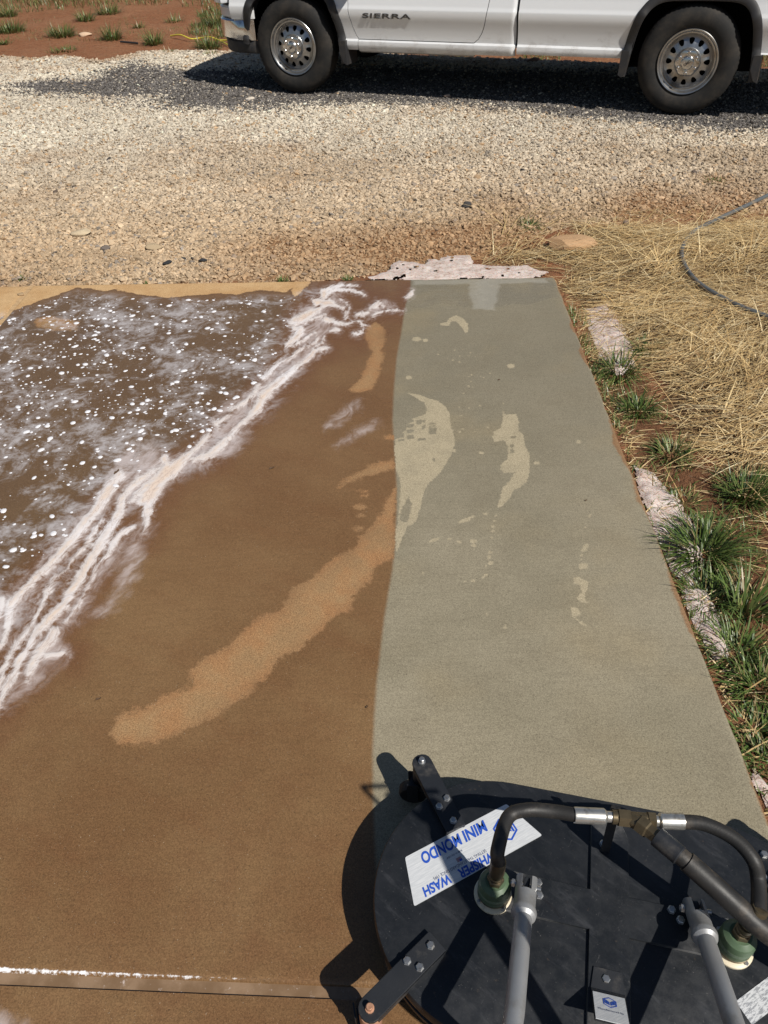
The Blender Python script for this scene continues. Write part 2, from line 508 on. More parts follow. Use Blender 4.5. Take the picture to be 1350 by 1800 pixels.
VEILS = [
    [(600 + x / 2.572, 420 + y / 2.572) for x, y in ((80, 735), (45, 750), (0, 795), (-55, 835), (-70, 850), (-10, 835), (30, 800), (70, 770))],
    [(600 + x / 2.572, 420 + y / 2.572) for x, y in ((175, 830), (90, 862), (0, 915), (-20, 930), (60, 905), (150, 850))],
    [(-40, 1768), (0, 1780), (35, 1798), (50, 1820), (-40, 1830)],     # thin films of suds between and beside the ribbons
    [(x, y) for x, y, _ in zA([(300, 300, 0), (400, 265, 0), (425, 340, 0), (480, 310, 0), (600, 320, 0), (530, 400, 0), (640, 505, 0), (660, 545, 0), (540, 560, 0), (520, 640, 0), (555, 680, 0), (480, 745, 0), (350, 850, 0), (200, 980, 0), (60, 1080, 0), (-60, 1060, 0), (-40, 930, 0), (120, 800, 0), (270, 700, 0), (240, 520, 0), (190, 470, 0)])],
    [(x, y) for x, y, _ in zA([(580, 190, 0), (650, 195, 0), (700, 265, 0), (710, 330, 0), (630, 310, 0), (560, 260, 0)])], [(x, y) for x, y, _ in zA([(920, 340, 0), (1000, 250, 0), (1150, 290, 0), (1080, 330, 0), (940, 400, 0)])],
    [(x, y) for x, y, _ in zB([(1180, 20, 0), (1080, 80, 0), (960, 180, 0), (800, 230, 0), (740, 330, 0), (730, 400, 0), (700, 510, 0), (620, 590, 0), (540, 655, 0), (430, 710, 0), (300, 680, 0), (200, 600, 0), (0, 600, 0), (-120, 760, 0), (-180, 900, 0), (0, 1120, 0), (265, 1120, 0), (290, 1020, 0), (430, 880, 0), (520, 790, 0), (660, 780, 0), (780, 720, 0), (930, 640, 0), (1060, 460, 0), (1170, 330, 0), (1210, 240, 0), (1350, 90, 0), (1350, 0, 0)])],
    [(x, y) for x, y, _ in zC([(1130, 420, 0), (1010, 560, 0), (1000, 740, 0), (900, 880, 0), (720, 1060, 0), (800, 950, 0), (860, 800, 0), (900, 600, 0), (1000, 420, 0)])], [(x, y) for x, y, _ in zC([(900, 540, 0), (800, 720, 0), (660, 900, 0), (560, 1080, 0), (450, 1230, 0), (500, 1330, 0), (420, 1440, 0), (250, 1580, 0), (90, 1700, 0), (0, 1740, 0), (60, 1600, 0), (200, 1350, 0), (420, 1100, 0), (600, 860, 0), (800, 560, 0)])],
    [(x, y) for x, y, _ in zC([(900, 40, 0), (720, 160, 0), (620, 360, 0), (400, 600, 0), (180, 800, 0), (0, 940, 0), (-60, 1100, 0), (30, 1250, 0), (110, 1040, 0), (330, 830, 0), (560, 560, 0), (740, 360, 0), (880, 180, 0)])],
]
def pix(x, y):
    """ground point -> place in the photograph, and metres per pixel there"""
    d = np.stack([x, y, np.full(x.shape, -CAM_H)], -1)
    z = np.maximum(d @ np.array(Fv), 0.05)
    return 675 + FPX * (d @ np.array(Rv)) / z, 900 - FPX * (d @ np.array(Uv)) / z, z / FPX


JW = 0.009                                                    # half width of the tooled joint
JFOAM = np.array([[x, joint_y(x) + JW + 0.004] for x in np.linspace(-1.0, -0.18, 9)])


def slab_fields(x, y):
    d = {}
    d['clean'] = sdf_poly(x, y, clean_poly, 0.2)
    o = np.full(x.shape, -0.15)
    for q in ORANGE: o = np.maximum(o, sdf_poly(x, y, gp(q)))
    d['dry_orange'] = o
    c = np.full(x.shape, -0.15)
    for q in CREAM: c = np.maximum(c, sdf_poly(x, y, gp(q), 0.06))
    for q in HOLES: c = np.minimum(c, -sdf_poly(x, y, gp(q), 0.06))
    d['dry_cream'] = np.minimum(c, d['clean'])
    d['dry_tan'] = sdf_poly(x, y, gp(TAN), 0.2)
    d['suds'] = sdf_poly(x, y, gp(SUDS), 0.3)
    d['painted_sheen'] = np.maximum(sdf_poly(x, y, gp([(824, 494), (878, 490), (876, 520), (868, 545), (832, 542), (826, 520)]), 0.1), sdf_poly(x, y, gp([(722, 492), (960, 488), (965, 497), (900, 500), (724, 502)]), 0.1) - .01)
    d['puddle'] = sdf_poly(x, y, gp(PUD), 0.2)
    px, py, mpp = pix(x, y)
    s = np.full(x.shape, -70.0)
    for q in STRANDS:
        q = np.array(q)
        s = np.maximum(s, sdf_line(px, py, q[:, :2], list(q[:, 2]), 70.0))
    s = np.clip(s * mpp, -0.25, 0.25)
    v = np.full(x.shape, -60.0)
    for q in VEILS: v = np.maximum(v, sdf_poly(px, py, np.array(q), 60.0))
    d['veil'] = np.clip(v * mpp, -0.12, 0.12)
    d['foam'] = s
    d['jfoam'] = sdf_line(x, y, JFOAM, [.0035, .0042, .0036, .003, .0025, .0025, .001, .0, -.004], 0.05)
    d['rim'] = np.clip(right_edge_x(y) - x, 0, 1)
    return d


def concrete_material():
    t = NT('wet_concrete')
    A = {k: t.attr(k) for k in ('clean', 'dry_orange', 'dry_cream', 'dry_tan', 'suds', 'puddle', 'foam', 'veil', 'jfoam', 'rim', 'painted_sheen')}
    nA = t.math('SUBTRACT', t.noise(14, 4, 0.6), 0.5)
    nB = t.math('SUBTRACT', t.noise(70, 4, 0.65), 0.5)
    nC = t.noise(190, 3, 0.7)
    sx = t.sep()
    grain = t.noise(330, 2, 0.75)
    cloud = t.noise(1.6, 4, 0.6)
    streak = t.noise(3.0, 5, 0.6, vec=t.mapped((0.5, 3.5, 1), (0, 0, 0.5)))
    broom = t.noise(130, 2, 0.6, vec=t.mapped((0.05, 1, 1)))
    # muddy wet concrete
    brown = t.mix(t.rng(cloud, 0.3, 0.7), (0.178, 0.099, 0.045), (0.238, 0.145, 0.068))
    brown = t.mix(t.rng(streak, 0.45, 0.8, 0, 0.40), brown, (0.170, 0.080, 0.035))
    mud = t.rng(t.math('ADD', A['foam'], t.math('MULTIPLY', nA, 0.10)), -0.12, -0.01, 0, 0.75)
    brown = t.mix(t.rng(sx[1], 0.9, 2.6, 0, 0.45), brown, (0.165, 0.085, 0.040))
    brown = t.mix(mud, brown, (0.160, 0.074, 0.035))
    brown = t.mix(t.rng(A['suds'], -0.05, 0.12, 0, 0.75), brown, t.mix(cloud, (0.112, 0.070, 0.041), (0.150, 0.096, 0.052)))
    brown = t.mix(t.rng(broom, 0.4, 0.75, 0, 0.17), brown, (0.11, 0.066, 0.029))
    # rinsed concrete
    grey = t.mix(t.rng(cloud, 0.3, 0.7), (0.258, 0.228, 0.158), (0.320, 0.280, 0.198))
    damp = t.rng(sx[1], 1.0, 3.2, 0, 0.72)
    grey = t.mix(damp, grey, (0.196, 0.174, 0.125))
    warm = t.rng(t.noise(2.3, 3), 0.48, 0.72, 0, 0.5)
    grey = t.mix(warm, grey, (0.300, 0.245, 0.150))
    grey = t.mix(t.rng(broom, 0.4, 0.75, 0, 0.15), grey, (0.13, 0.112, 0.075))
    grey = t.mix(t.rng(t.noise(7, 4, 0.6), 0.42, 0.7, 0, 0.30), grey, (0.20, 0.170, 0.115))
    cl = t.rng(t.math('ADD', A['clean'], t.math('MULTIPLY', nB, 0.006)), -0.007, 0.007)
    c = t.mix(cl, brown, grey)
    # dried patches
    do = t.rng(t.math('ADD', A['dry_orange'], t.math('ADD', t.math('MULTIPLY', nB, 0.050), t.math('MULTIPLY', nA, 0.06))), -0.006, 0.014)
    oc = t.mix(t.rng(t.noise(9, 4, 0.65), 0.35, 0.7), (0.385, 0.245, 0.120), (0.390, 0.208, 0.092))
    oc = t.mix(t.rng(A['dry_orange'], 0.0, 0.05, 0.4, 0), oc, (0.30, 0.150, 0.064))
    oc = t.mix(t.rng(grain, 0.32, 0.62), t.mix(0.55, oc, (0.17, 0.08, 0.03)), oc)
    c = t.mix(t.math('MULTIPLY', do, t.math('MULTIPLY', t.rng(t.noise(4.5, 4), 0.3, 0.55, 0.62, 0.95), t.rng(A['clean'], 0.0, 0.004, 1.0, 0))), c, oc)
    dc = t.rng(t.math('ADD', A['dry_cream'], t.math('MULTIPLY', nB, 0.024)), -0.002, 0.003)
    cc = t.mix(t.rng(t.noise(300, 3, 0.7), 0.3, 0.7), (0.345, 0.290, 0.190), (0.455, 0.390, 0.270))
    c = t.mix(t.math('MULTIPLY', dc, t.rng(t.noise(14, 4), 0.25, 0.6, 0.62, 0.95)), c, cc)
    # dry strip along the gravel
    dt = t.rng(t.math('ADD', A['dry_tan'], t.math('ADD', t.math('MULTIPLY', nA, 0.06), t.math('MULTIPLY', nB, 0.012))), -0.008, 0.004)
    edge = t.rng(t.math('ABSOLUTE', t.math('ADD', A['dry_tan'], t.math('MULTIPLY', nA, 0.06))), 0.0, 0.02, 0.6, 0)
    c = t.mix(edge, c, (0.10, 0.05, 0.025))
    tc = t.mix(t.rng(t.noise(6, 5, 0.65), 0.3, 0.7), (0.58, 0.39, 0.20), (0.48, 0.29, 0.13))
    tc = t.mix(t.rng(t.noise(160, 4, 0.7), 0.45, 0.75, 0, 0.5), tc, (0.36, 0.21, 0.10))
    c = t.mix(dt, c, tc)
    # orange dirt along the right rim
    rm = t.rng(t.math('ADD', t.math('SUBTRACT', A['rim'], 0.008), t.math('ADD', t.math('MULTIPLY', t.math('SUBTRACT', t.noise(3.1, 3), 0.56), -0.11), t.math('MULTIPLY', nB, 0.02))), 0.0, 0.012, 0.75, 0)
    c = t.mix(rm, c, t.mix(nC, (0.17, 0.075, 0.028), (0.33, 0.165, 0.065)))
    # grain: dark pits and light sand
    sand = t.sep(t.voro(430, vec=t.mapped((1, 1, 0.0)), out='Color'))[0]
    c = t.mix(1.0, c, t.mix(sand, (0.78, 0.77, 0.76), (1.20, 1.20, 1.20)), 'MULTIPLY')
    c = t.mix(1.0, c, t.mix(t.rng(grain, 0.3, 0.7, 0, 1, False), (0.86, 0.85, 0.84), (1.14, 1.14, 1.14)), 'MULTIPLY')
    c = t.mix(t.rng(t.noise(240, 2, 0.8, vec=t.mapped((1, 1, 1), (0.3, 0.2, 0.9))), 0.63, 0.71, 0, 0.6), c, (0.035, 0.026, 0.016))
    c = t.mix(t.rng(t.noise(260, 2, 0.8, vec=t.mapped((1, 1, 1), (0.9, 0.5, 2.1))), 0.69, 0.76, 0, 0.65), c, (0.66, 0.58, 0.45))
    vo = t.voro(42, vec=t.mapped((1, 1, 0.0)))
    c = t.mix(t.rng(vo, 0.045, 0.075, 0.7, 0), c, (0.05, 0.035, 0.02))
    # suds: lacy film and the marbled stream
    warp = t.noise(6, 3, 0.5, color=True)
    wv = t.t.nodes.new('ShaderNodeVectorMath'); wv.operation = 'MULTIPLY_ADD'
    t.lk(wv.inputs[0], warp); wv.inputs[1].default_value = (0.14, 0.14, 0.14); t.lk(wv.inputs[2], t.obj)
    lace = t.noise(9, 6, 0.66, vec=wv.outputs[0])
    lace2 = t.noise(42, 4, 0.7, vec=wv.outputs[0])
    flow = t.noise(13, 5, 0.62, vec=t.mapped((2.2, 0.5, 1), (0, 0, FLOW_ROT), vec=wv.outputs[0]))
    flow2 = t.noise(34, 3, 0.55, vec=t.mapped((2.2, 0.35, 1), (0, 0, FLOW_ROT), vec=wv.outputs[0]))
    big = t.noise(3.2, 3, 0.55, vec=wv.outputs[0])
    near = t.rng(A['foam'], -0.12, -0.005, 0, 0.65)
    film = t.math('MULTIPLY', t.rng(t.math('ADD', t.math('MULTIPLY', lace, 0.62), t.math('ADD', t.math('MULTIPLY', big, 0.30), t.math('MULTIPLY', lace2, 0.30))), 0.56, 0.76, 0, 0.60), t.rng(A['suds'], -0.03, 0.06))
    film = t.math('MAXIMUM', film, t.math('MULTIPLY', t.math('MULTIPLY', near, t.rng(t.math('ADD', lace, t.math('MULTIPLY', lace2, 0.4)), 0.62, 0.9)), t.rng(A['suds'], -0.22, -0.05)))
    c = t.mix(film, c, (0.62, 0.60, 0.62))
    wob = t.math('ADD', t.math('MULTIPLY', t.math('SUBTRACT', flow, 0.5), 0.034), t.math('ADD', t.math('MULTIPLY', t.math('SUBTRACT', flow2, 0.5), 0.020), t.math('MULTIPLY', t.math('SUBTRACT', lace2, 0.5), 0.020)))
    fm = t.math('ADD', A['foam'], wob)
    vm = t.math('ADD', A['veil'], t.math('ADD', t.math('MULTIPLY', t.math('SUBTRACT', lace, 0.5), 0.10), t.math('MULTIPLY', t.math('SUBTRACT', lace2, 0.5), 0.04)))
    foam = t.rng(fm, -0.007, 0.006)
    veil = t.math('MULTIPLY', t.rng(vm, -0.03, 0.03), t.rng(t.math('ADD', t.math('MULTIPLY', flow, 0.6), t.math('MULTIPLY', flow2, 0.4)), 0.36, 0.62, 0.10, 0.72))
    c = t.mix(veil, c, (0.56, 0.48, 0.46))
    halo = t.rng(fm, -0.025, 0.0, 0, 0.45)
    c = t.mix(t.math('MULTIPLY', halo, t.rng(lace2, 0.35, 0.65)), c, (0.55, 0.47, 0.44))
    fc = t.mix(t.rng(fm, 0.004, 0.022), (0.70, 0.645, 0.62), (0.74, 0.60, 0.495))
    fc = t.mix(t.rng(big, 0.50, 0.66, 0, 0.8), fc, (0.79, 0.76, 0.77))
    band = t.math('SINE', t.math('ADD', t.math('MULTIPLY', A['foam'], 300), t.math('MULTIPLY', lace, 16)))
    fc = t.mix(t.rng(band, 0.80, 1.0, 0, 0.45), fc, (0.50, 0.38, 0.33))
    vein = t.rng(t.math('ABSOLUTE', t.math('SUBTRACT', flow, 0.52)), 0.0, 0.012, 0.55, 0)
    fc = t.mix(vein, fc, (0.36, 0.25, 0.20))
    c = t.mix(t.math('MULTIPLY', foam, t.rng(lace2, 0.3, 0.6, 0.82, 0.98)), c, fc)
    jf = t.rng(t.math('ADD', A['jfoam'], t.math('ADD', t.math('MULTIPLY', nB, 0.010), t.math('MULTIPLY', t.math('SUBTRACT', nC, 0.5), 0.007))), -0.001, 0.002)
    c = t.mix(jf, c, (0.85, 0.84, 0.85))
    c = t.mix(t.rng(t.math('ADD', A['painted_sheen'], t.math('MULTIPLY', nA, 0.05)), -0.012, 0.012, 0, 0.30), c, (0.52, 0.50, 0.44))  # pale reflection on the back puddle, painted into the colour
    allfoam = t.math('MAXIMUM', t.math('MAXIMUM', foam, film), veil)
    dry = t.math('MAXIMUM', t.math('MAXIMUM', do, dc), dt)
    pd = t.rng(t.math('ADD', A['puddle'], t.math('MULTIPLY', nA, 0.10)), -0.01, 0.03)
    rough = t.mixf(cl, t.rng(cloud, 0.3, 0.7, 0.22, 0.42), t.rng(cloud, 0.3, 0.7, 0.5, 0.68))
    rough = t.mixf(dry, rough, 0.92)
    rough = t.mixf(t.math('MULTIPLY', pd, t.rng(cloud, 0.3, 0.6, 0.75, 1)), rough, 0.06)
    rough = t.mixf(allfoam, rough, 0.6)
    t.set(Base_Color=c, Roughness=rough, Specular_IOR_Level=t.mixf(pd, 0.42, 0.6))
    h = t.math('ADD', t.math('MULTIPLY', nC, 0.5), t.math('ADD', t.math('MULTIPLY', grain, 0.45), t.math('MULTIPLY', broom, 0.35)))
    h = t.math('MULTIPLY', h, t.math('SUBTRACT', 1.0, t.math('MULTIPLY', pd, 0.93)))
    rip = t.noise(18, 2, 0.5, vec=t.mapped((1, 2.6, 1)))
    h = t.math('ADD', h, t.math('MULTIPLY', t.math('MULTIPLY', pd, rip), 2.2))
    h = t.math('ADD', h, t.math('MULTIPLY', foam, t.math('ADD', 0.5, t.math('MULTIPLY', lace2, 1.6))))
    t.bump(h, 0.28, 0.0022)
    return t.m


_f = gp([(518, 626), (60, 1130)])
FLOW_ROT = -(math.atan2(_f[1][1] - _f[0][1], _f[1][0] - _f[0][0]) - math.pi / 2)   # turns the flow onto the texture's y axis
M_CONC = concrete_material()


def make_panel(name, xl, xr, yb, yt, ns, nt, parent, edges):
    """One cast panel: a fine sheet with rounded rims and sides. edges: which sides are rounded."""
    s, q = np.meshgrid(np.linspace(0, 1, ns), np.linspace(0, 1, nt))
    y0 = yb(0.5 * (xl(1) + xr(1))) * (1 - q) + 3.9 * q
    x = xl(y0) * (1 - s) + xr(y0) * s
    y = yb(x) * (1 - q) + yt(x) * q
    x = xl(y) * (1 - s) + xr(y) * s
    rr = 0.010
    d = np.full(x.shape, 1.0)
    if 'l' in edges: d = np.minimum(d, x - xl(y))
    if 'r' in edges: d = np.minimum(d, xr(y) - x)
    if 'b' in edges: d = np.minimum(d, y - yb(x))
    if 't' in edges: d = np.minimum(d, yt(x) - y)
    z = -rr * np.clip(1 - d / rr, 0, 1) ** 2 * 0.6 + 0.0016 * (fbm(x, y, 0.5, 3) - 0.5)
    # slightly worn, uneven right and back rims
    w = 0.006 * (fbm(x, y, 0.12, 5) - 0.5)
    x = x + np.where(xr(y) - x < 0.012, w, 0)
    top = np.stack([x, y, z], -1).reshape(-1, 3)
    idx = np.arange(ns * nt).reshape(nt, ns)
    f = np.stack([idx[:-1, :-1], idx[:-1, 1:], idx[1:, 1:], idx[1:, :-1]], -1).reshape(-1, 4)
    ring = np.concatenate([idx[0, :], idx[1:, -1], idx[-1, -2::-1], idx[-2:0:-1, 0]])
    low = top[ring].copy(); low[:, 2] = -0.13
    base = len(top)
    k = np.arange(len(ring)); k2 = (k + 1) % len(ring)
    side = np.stack([ring[k], base + k, base + k2, ring[k2]], -1)
    V = np.vstack([top, low])
    me = bpy.data.meshes.new(name)
    me.from_pydata(V.tolist(), [], np.vstack([f, side]).tolist())
    F_ = slab_fields(V[:, 0], V[:, 1])
    k_ = len(top)
    lift = np.clip((F_['foam'][:k_] + 0.006) / 0.02, 0, 1)
    V[:k_, 2] += lift ** 0.7 * 0.0022 * (0.6 + 0.8 * fbm(V[:k_, 0], V[:k_, 1], 0.03, 9)) + 0.0012 * np.clip(F_['veil'][:k_] / 0.03, 0, 1) * vnoise(V[:k_, 0], V[:k_, 1], 0.018, 8)
    me.vertices.foreach_set('co', V.astype(np.float32).ravel())
    for n_, a in F_.items():
        at_ = me.attributes.new(n_, 'FLOAT', 'POINT')
        at_.data.foreach_set('value', a.astype(np.float32))
    me.shade_smooth()
    me.set_sharp_from_angle(angle=R(50))
    me.materials.append(M_CONC)
    o = bpy.data.objects.new(name, me)
    col.objects.link(o)
    o.parent = parent
    return o


drive = tagged(empty('concrete_driveway'), kind='structure')
vf = np.vectorize
lj = lambda y: left_joint_x(np.asarray(y)) + 0 * np.asarray(y)
rx = lambda y: right_edge_x(np.asarray(y))
by = lambda x: back_edge_y(np.asarray(x))
jy = lambda x: joint_y(np.asarray(x))
make_panel('slab_panel', lambda y: lj(y) + 0.006, rx, lambda x: jy(x) + JW, by, 520, 600, drive, 'lrbt')
make_panel('slab_panel', lambda y: lj(y) + 0.006, rx, lambda x: jy(x) - 1.9, lambda x: jy(x) - JW, 300, 130, drive, 'lrt')
make_panel('slab_panel', lambda y: lj(y) - 2.6, lambda y: lj(y) - 0.006, lambda x: jy(x) + JW, by, 150, 150, drive, 'rbt')
# the joints: fouled water standing low between the panels
t = NT('joint_mud')
jc = t.mix(t.rng(t.noise(18, 4), 0.35, 0.7), (0.20, 0.125, 0.07), (0.30, 0.20, 0.125))
jc = t.mix(t.rng(t.noise(60, 4, 0.7), 0.6, 0.75), jc, (0.6, 0.5, 0.45))
t.set(Base_Color=jc, Roughness=0.18)
t.bump(t.noise(40, 2), 0.2, 0.003)
xs = np.linspace(-2.0, 0.86, 60)
mb = MB()
for i in range(len(xs) - 1):
    a, b = xs[i], xs[i + 1]
    mb.add([(a, joint_y(a) - 0.02, -0.007), (b, joint_y(b) - 0.02, -0.007), (b, joint_y(b) + 0.02, -0.007), (a, joint_y(a) + 0.02, -0.007)], [(0, 1, 2, 3)])
mb.build('joint_water', t.m, drive)
M_SAND = plain('joint_sand', (0.50, 0.33, 0.17), 0.95, var=0.4, nscale=120, bump=0.6, bscale=150)
mb = MB()
ys = np.linspace(0.6, back_edge_y(LJ_A[0]), 70)
for i in range(len(ys) - 1):
    z = [-0.004 + 0.003 * random.random() for _ in range(4)]
    a, b = ys[i], ys[i + 1]
    mb.add([(left_joint_x(a) - 0.02, a, z[0]), (left_joint_x(a) + 0.02, a, z[1]), (left_joint_x(b) + 0.02, b, z[2]), (left_joint_x(b) - 0.02, b, z[3])], [(0, 1, 2, 3)])
mb.build('joint_sand', M_SAND, drive)

# ------------------------------------------------------------------ ground: red soil, gravel drive
TRUCK_LOC, TRUCK_YAW = np.array([2.59, 6.94]), R(-21.48)
ta = np.array([math.cos(TRUCK_YAW), math.sin(TRUCK_YAW)])
tn = np.array([-math.sin(TRUCK_YAW), math.cos(TRUCK_YAW)])
def tp(x, y): return TRUCK_LOC + ta * x + tn * y      # truck frame -> ground


GRAVEL = np.vstack([gp([(-500, 150), (-120, 108), (0, 92), (60, 97), (120, 92), (180, 100), (235, 88), (290, 84), (340, 84), (400, 84)]),
                    [tp(-4.6, 2.6), tp(-2.5, 3.1), tp(0.0, 3.0), tp(2.0, 3.3), tp(5.0, 3.2), tp(8, 3), tp(8, -2.2)],
                    gp([(1420, 352), (1350, 372), (1270, 380), (1200, 388), (1130, 380), (1060, 390), (1000, 402), (960, 425), (900, 440), (850, 456), (760, 466), (690, 478), (640, 490), (540, 494)]),
                    [[-0.3, 3.86], [-1.2, 3.9], [-3.2, 4.0], [-6.5, 4.2], [-9, 6]]])
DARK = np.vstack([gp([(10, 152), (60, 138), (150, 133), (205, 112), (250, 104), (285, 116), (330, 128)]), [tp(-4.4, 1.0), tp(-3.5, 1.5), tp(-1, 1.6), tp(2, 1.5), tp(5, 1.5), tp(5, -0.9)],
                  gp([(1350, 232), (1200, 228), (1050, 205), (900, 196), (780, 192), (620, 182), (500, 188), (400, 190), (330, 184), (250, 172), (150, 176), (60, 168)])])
STRAW = np.vstack([gp([(985, 500), (1000, 470), (1030, 455), (940, 452), (862, 452), (880, 436), (960, 430), (1040, 410), (1010, 395), (1080, 385), (1200, 392), (1350, 378)]),
                   [[4.6, 5.0], [4.6, 1.0]], gp([(1420, 850), (1350, 825), (1270, 812), (1215, 770), (1190, 720), (1160, 660), (1110, 600), (1060, 545), (1020, 525)])])
GRASSY = np.vstack([gp([(1000, 520), (1050, 560), (1130, 620), (1180, 720), (1230, 790), (1350, 830), (1500, 900)]), [[2.6, 0.2], [1.0, 0.0], [0.80, 0.3]], gp([(1345, 1440), (1150, 935), (975, 490)])])


def added_dip(x, y):
    """Invented drop behind the truck, shaped so sunlit ground shows beneath it."""
    dx, dy = x - TRUCK_LOC[0], y - TRUCK_LOC[1]
    a, n = dx * ta[0] + dy * ta[1], dx * tn[0] + dy * tn[1]
    s = np.clip((n - 2.03) / 0.5, 0, 1)
    return -0.17 * s * s * (3 - 2 * s) * np.clip((a + 4.3) / 1.2, 0, 1)


def ground_z(x, y):
    """Low on the lawn beside the slab, level with the slab behind it, rising a touch far off."""
    side = np.clip((x - right_edge_x(y)) / 0.10, 0, 1) * np.clip((3.95 - y) / 0.25 + 0.35, 0, 1)
    z = -0.028 - 0.022 * side + 0.016 * (fbm(x, y, 0.35, 11) - 0.5) + 0.06 * (fbm(x, y, 2.6, 12) - 0.5) * np.clip((np.hypot(x, y) - 4.5) / 5, 0, 1)
    return z + added_dip(x, y)


def grid_mesh(name, xs, ys, zf, mat, keep=None, attrs=None, kind='structure'):
    X, Y = np.meshgrid(xs, ys)
    Z = zf(X, Y)
    V = np.stack([X, Y, Z], -1).reshape(-1, 3)
    idx = np.arange(X.size).reshape(X.shape)
    f = np.stack([idx[:-1, :-1], idx[:-1, 1:], idx[1:, 1:], idx[1:, :-1]], -1).reshape(-1, 4)
    if keep is not None:
        k = keep(V[:, 0], V[:, 1])
        f = f[k[f].all(1)]
        used = np.unique(f)
        re = np.full(len(V), -1); re[used] = np.arange(len(used))
        V, f = V[used], re[f]
    me = bpy.data.meshes.new(name)
    me.from_pydata(V.tolist(), [], f.tolist())
    for n_, fn in (attrs or {}).items():
        a = me.attributes.new(n_, 'FLOAT', 'POINT')
        a.data.foreach_set('value', np.asarray(fn(V[:, 0], V[:, 1]), dtype=np.float32))
    me.shade_smooth()
    me.materials.append(mat)
    o = bpy.data.objects.new(name, me)
    col.objects.link(o)
    if kind: o['kind'] = kind
    return o


def stretch(a, b, fine, lo, hi, far):
    c = np.arange(a, b, fine)
    left = -np.geomspace(0.02, -lo + a, far)[::-1] + a if lo < a else []
    right = np.geomspace(0.02, hi - b, far) + b
    return np.concatenate([left, c, right])


t = NT('red_soil')
n1, n2, n3 = t.noise(0.9, 5, 0.6), t.noise(9, 5, 0.65), t.noise(70, 4, 0.7)
c = t.mix(t.rng(n1, 0.3, 0.7), (0.30, 0.125, 0.058), (0.37, 0.175, 0.090))
c = t.mix(t.rng(n2, 0.45, 0.75, 0, 0.75), c, (0.33, 0.185, 0.098))
c = t.mix(t.rng(n3, 0.45, 0.75, 0, 0.55), c, (0.16, 0.062, 0.028))
c = t.mix(t.rng(t.voro(22), 0.10, 0.2, 0.7, 0), c, (0.46, 0.33, 0.22))
c = t.mix(t.rng(t.noise(22, 5, 0.75), 0.5, 0.62, 0, 0.6), c, (0.15, 0.055, 0.025))
straw_a = t.attr('straw')
c = t.mix(t.rng(t.math('ADD', straw_a, t.math('MULTIPLY', t.math('SUBTRACT', n2, 0.5), 0.25)), -0.04, 0.06, 0, 0.85), c, t.mix(n3, (0.07, 0.042, 0.02), (0.19, 0.122, 0.058)))
gr_a = t.attr('grassy')
c = t.mix(t.rng(t.math('ADD', gr_a, t.math('MULTIPLY', t.math('SUBTRACT', n2, 0.5), 0.3)), -0.02, 0.06, 0, 0.7), c, t.mix(n3, (0.10, 0.045, 0.022), (0.17, 0.09, 0.045)))
fade = t.rng(t.attr('far'), 14, 26, 0, 0.9)
c = t.mix(fade, c, t.mix(n2, (0.09, 0.13, 0.035), (0.16, 0.15, 0.06)))
t.set(Base_Color=c, Roughness=0.95, Specular_IOR_Level=0.2)
t.bump(t.math('ADD', t.math('MULTIPLY', n2, 1.0), t.math('MULTIPLY', n3, 0.6)), 1.0, 0.035)
XS = stretch(-6.0, 4.0, 0.05, -400, 400, 24)
YS = stretch(-2.0, 17.0, 0.05, -300, 600, 24)
def hole_keep(x, y): return ~((x > left_joint_x(y) - 2.4) & (x < right_edge_x(y) - 0.1) & (y > -1.2) & (y < back_edge_y(x) - 0.12))
grid_mesh('ground', XS, YS, ground_z, t.m, hole_keep, {'straw': lambda x, y: sdf_poly(x, y, STRAW, 0.3), 'grassy': lambda x, y: sdf_poly(x, y, GRASSY, 0.3), 'far': lambda x, y: np.hypot(x, y)})

t = NT('gravel_fines')
n1, n2, n3 = t.noise(1.2, 4), t.noise(45, 4, 0.7), t.voro(48)
c = t.mix(t.rng(n1, 0.3, 0.7), (0.30, 0.215, 0.13), (0.38, 0.30, 0.20))
c = t.mix(t.rng(n2, 0.4, 0.7, 0, 0.7), c, (0.20, 0.13, 0.075))
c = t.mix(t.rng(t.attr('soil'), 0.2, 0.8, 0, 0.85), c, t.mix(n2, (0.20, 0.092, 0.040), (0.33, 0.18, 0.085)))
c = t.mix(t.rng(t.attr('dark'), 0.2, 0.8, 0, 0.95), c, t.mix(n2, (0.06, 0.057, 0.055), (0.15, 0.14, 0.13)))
t.set(Base_Color=c, Roughness=0.95, Specular_IOR_Level=0.2)
t.bump(t.math('SUBTRACT', n2, n3), 0.9, 0.012)


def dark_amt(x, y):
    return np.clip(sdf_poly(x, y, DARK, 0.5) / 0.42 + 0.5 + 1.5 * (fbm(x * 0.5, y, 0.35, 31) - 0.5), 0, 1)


def soil_amt(x, y):
    """Red soil showing through: near the slab's back right corner, in patches, and at the outer margins."""
    p = at(800, 440)
    a = np.exp(-(((x - p.x) / 1.2) ** 2 + ((y - p.y) / 0.42) ** 2)) * 1.25
    p3 = at(1180, 365)
    a = np.maximum(a, np.exp(-(((x - p3.x) / 0.8) ** 2 + ((y - p3.y) / 0.35) ** 2)) * 0.9)
    a = np.maximum(a, np.clip(1 - (y - 3.85) / 0.45, 0, 1) * np.where(x > -0.9, 0.75, 0.40))
    e = sdf_poly(x, y, GRAVEL, 0.6)
    a = np.maximum(a, np.clip(1 - e / 0.42, 0, 1) * np.where(y > 7.5, 0.95, 0.5))
    p2 = at(1250, 310)
    a = np.maximum(a, np.exp(-(((x - p2.x) / 0.16) ** 2 + ((y - p2.y) / 0.14) ** 2)) * 0.9)
    return np.clip(a + 1.3 * (fbm(x, y, 0.5, 41) - 0.56), 0, 1)


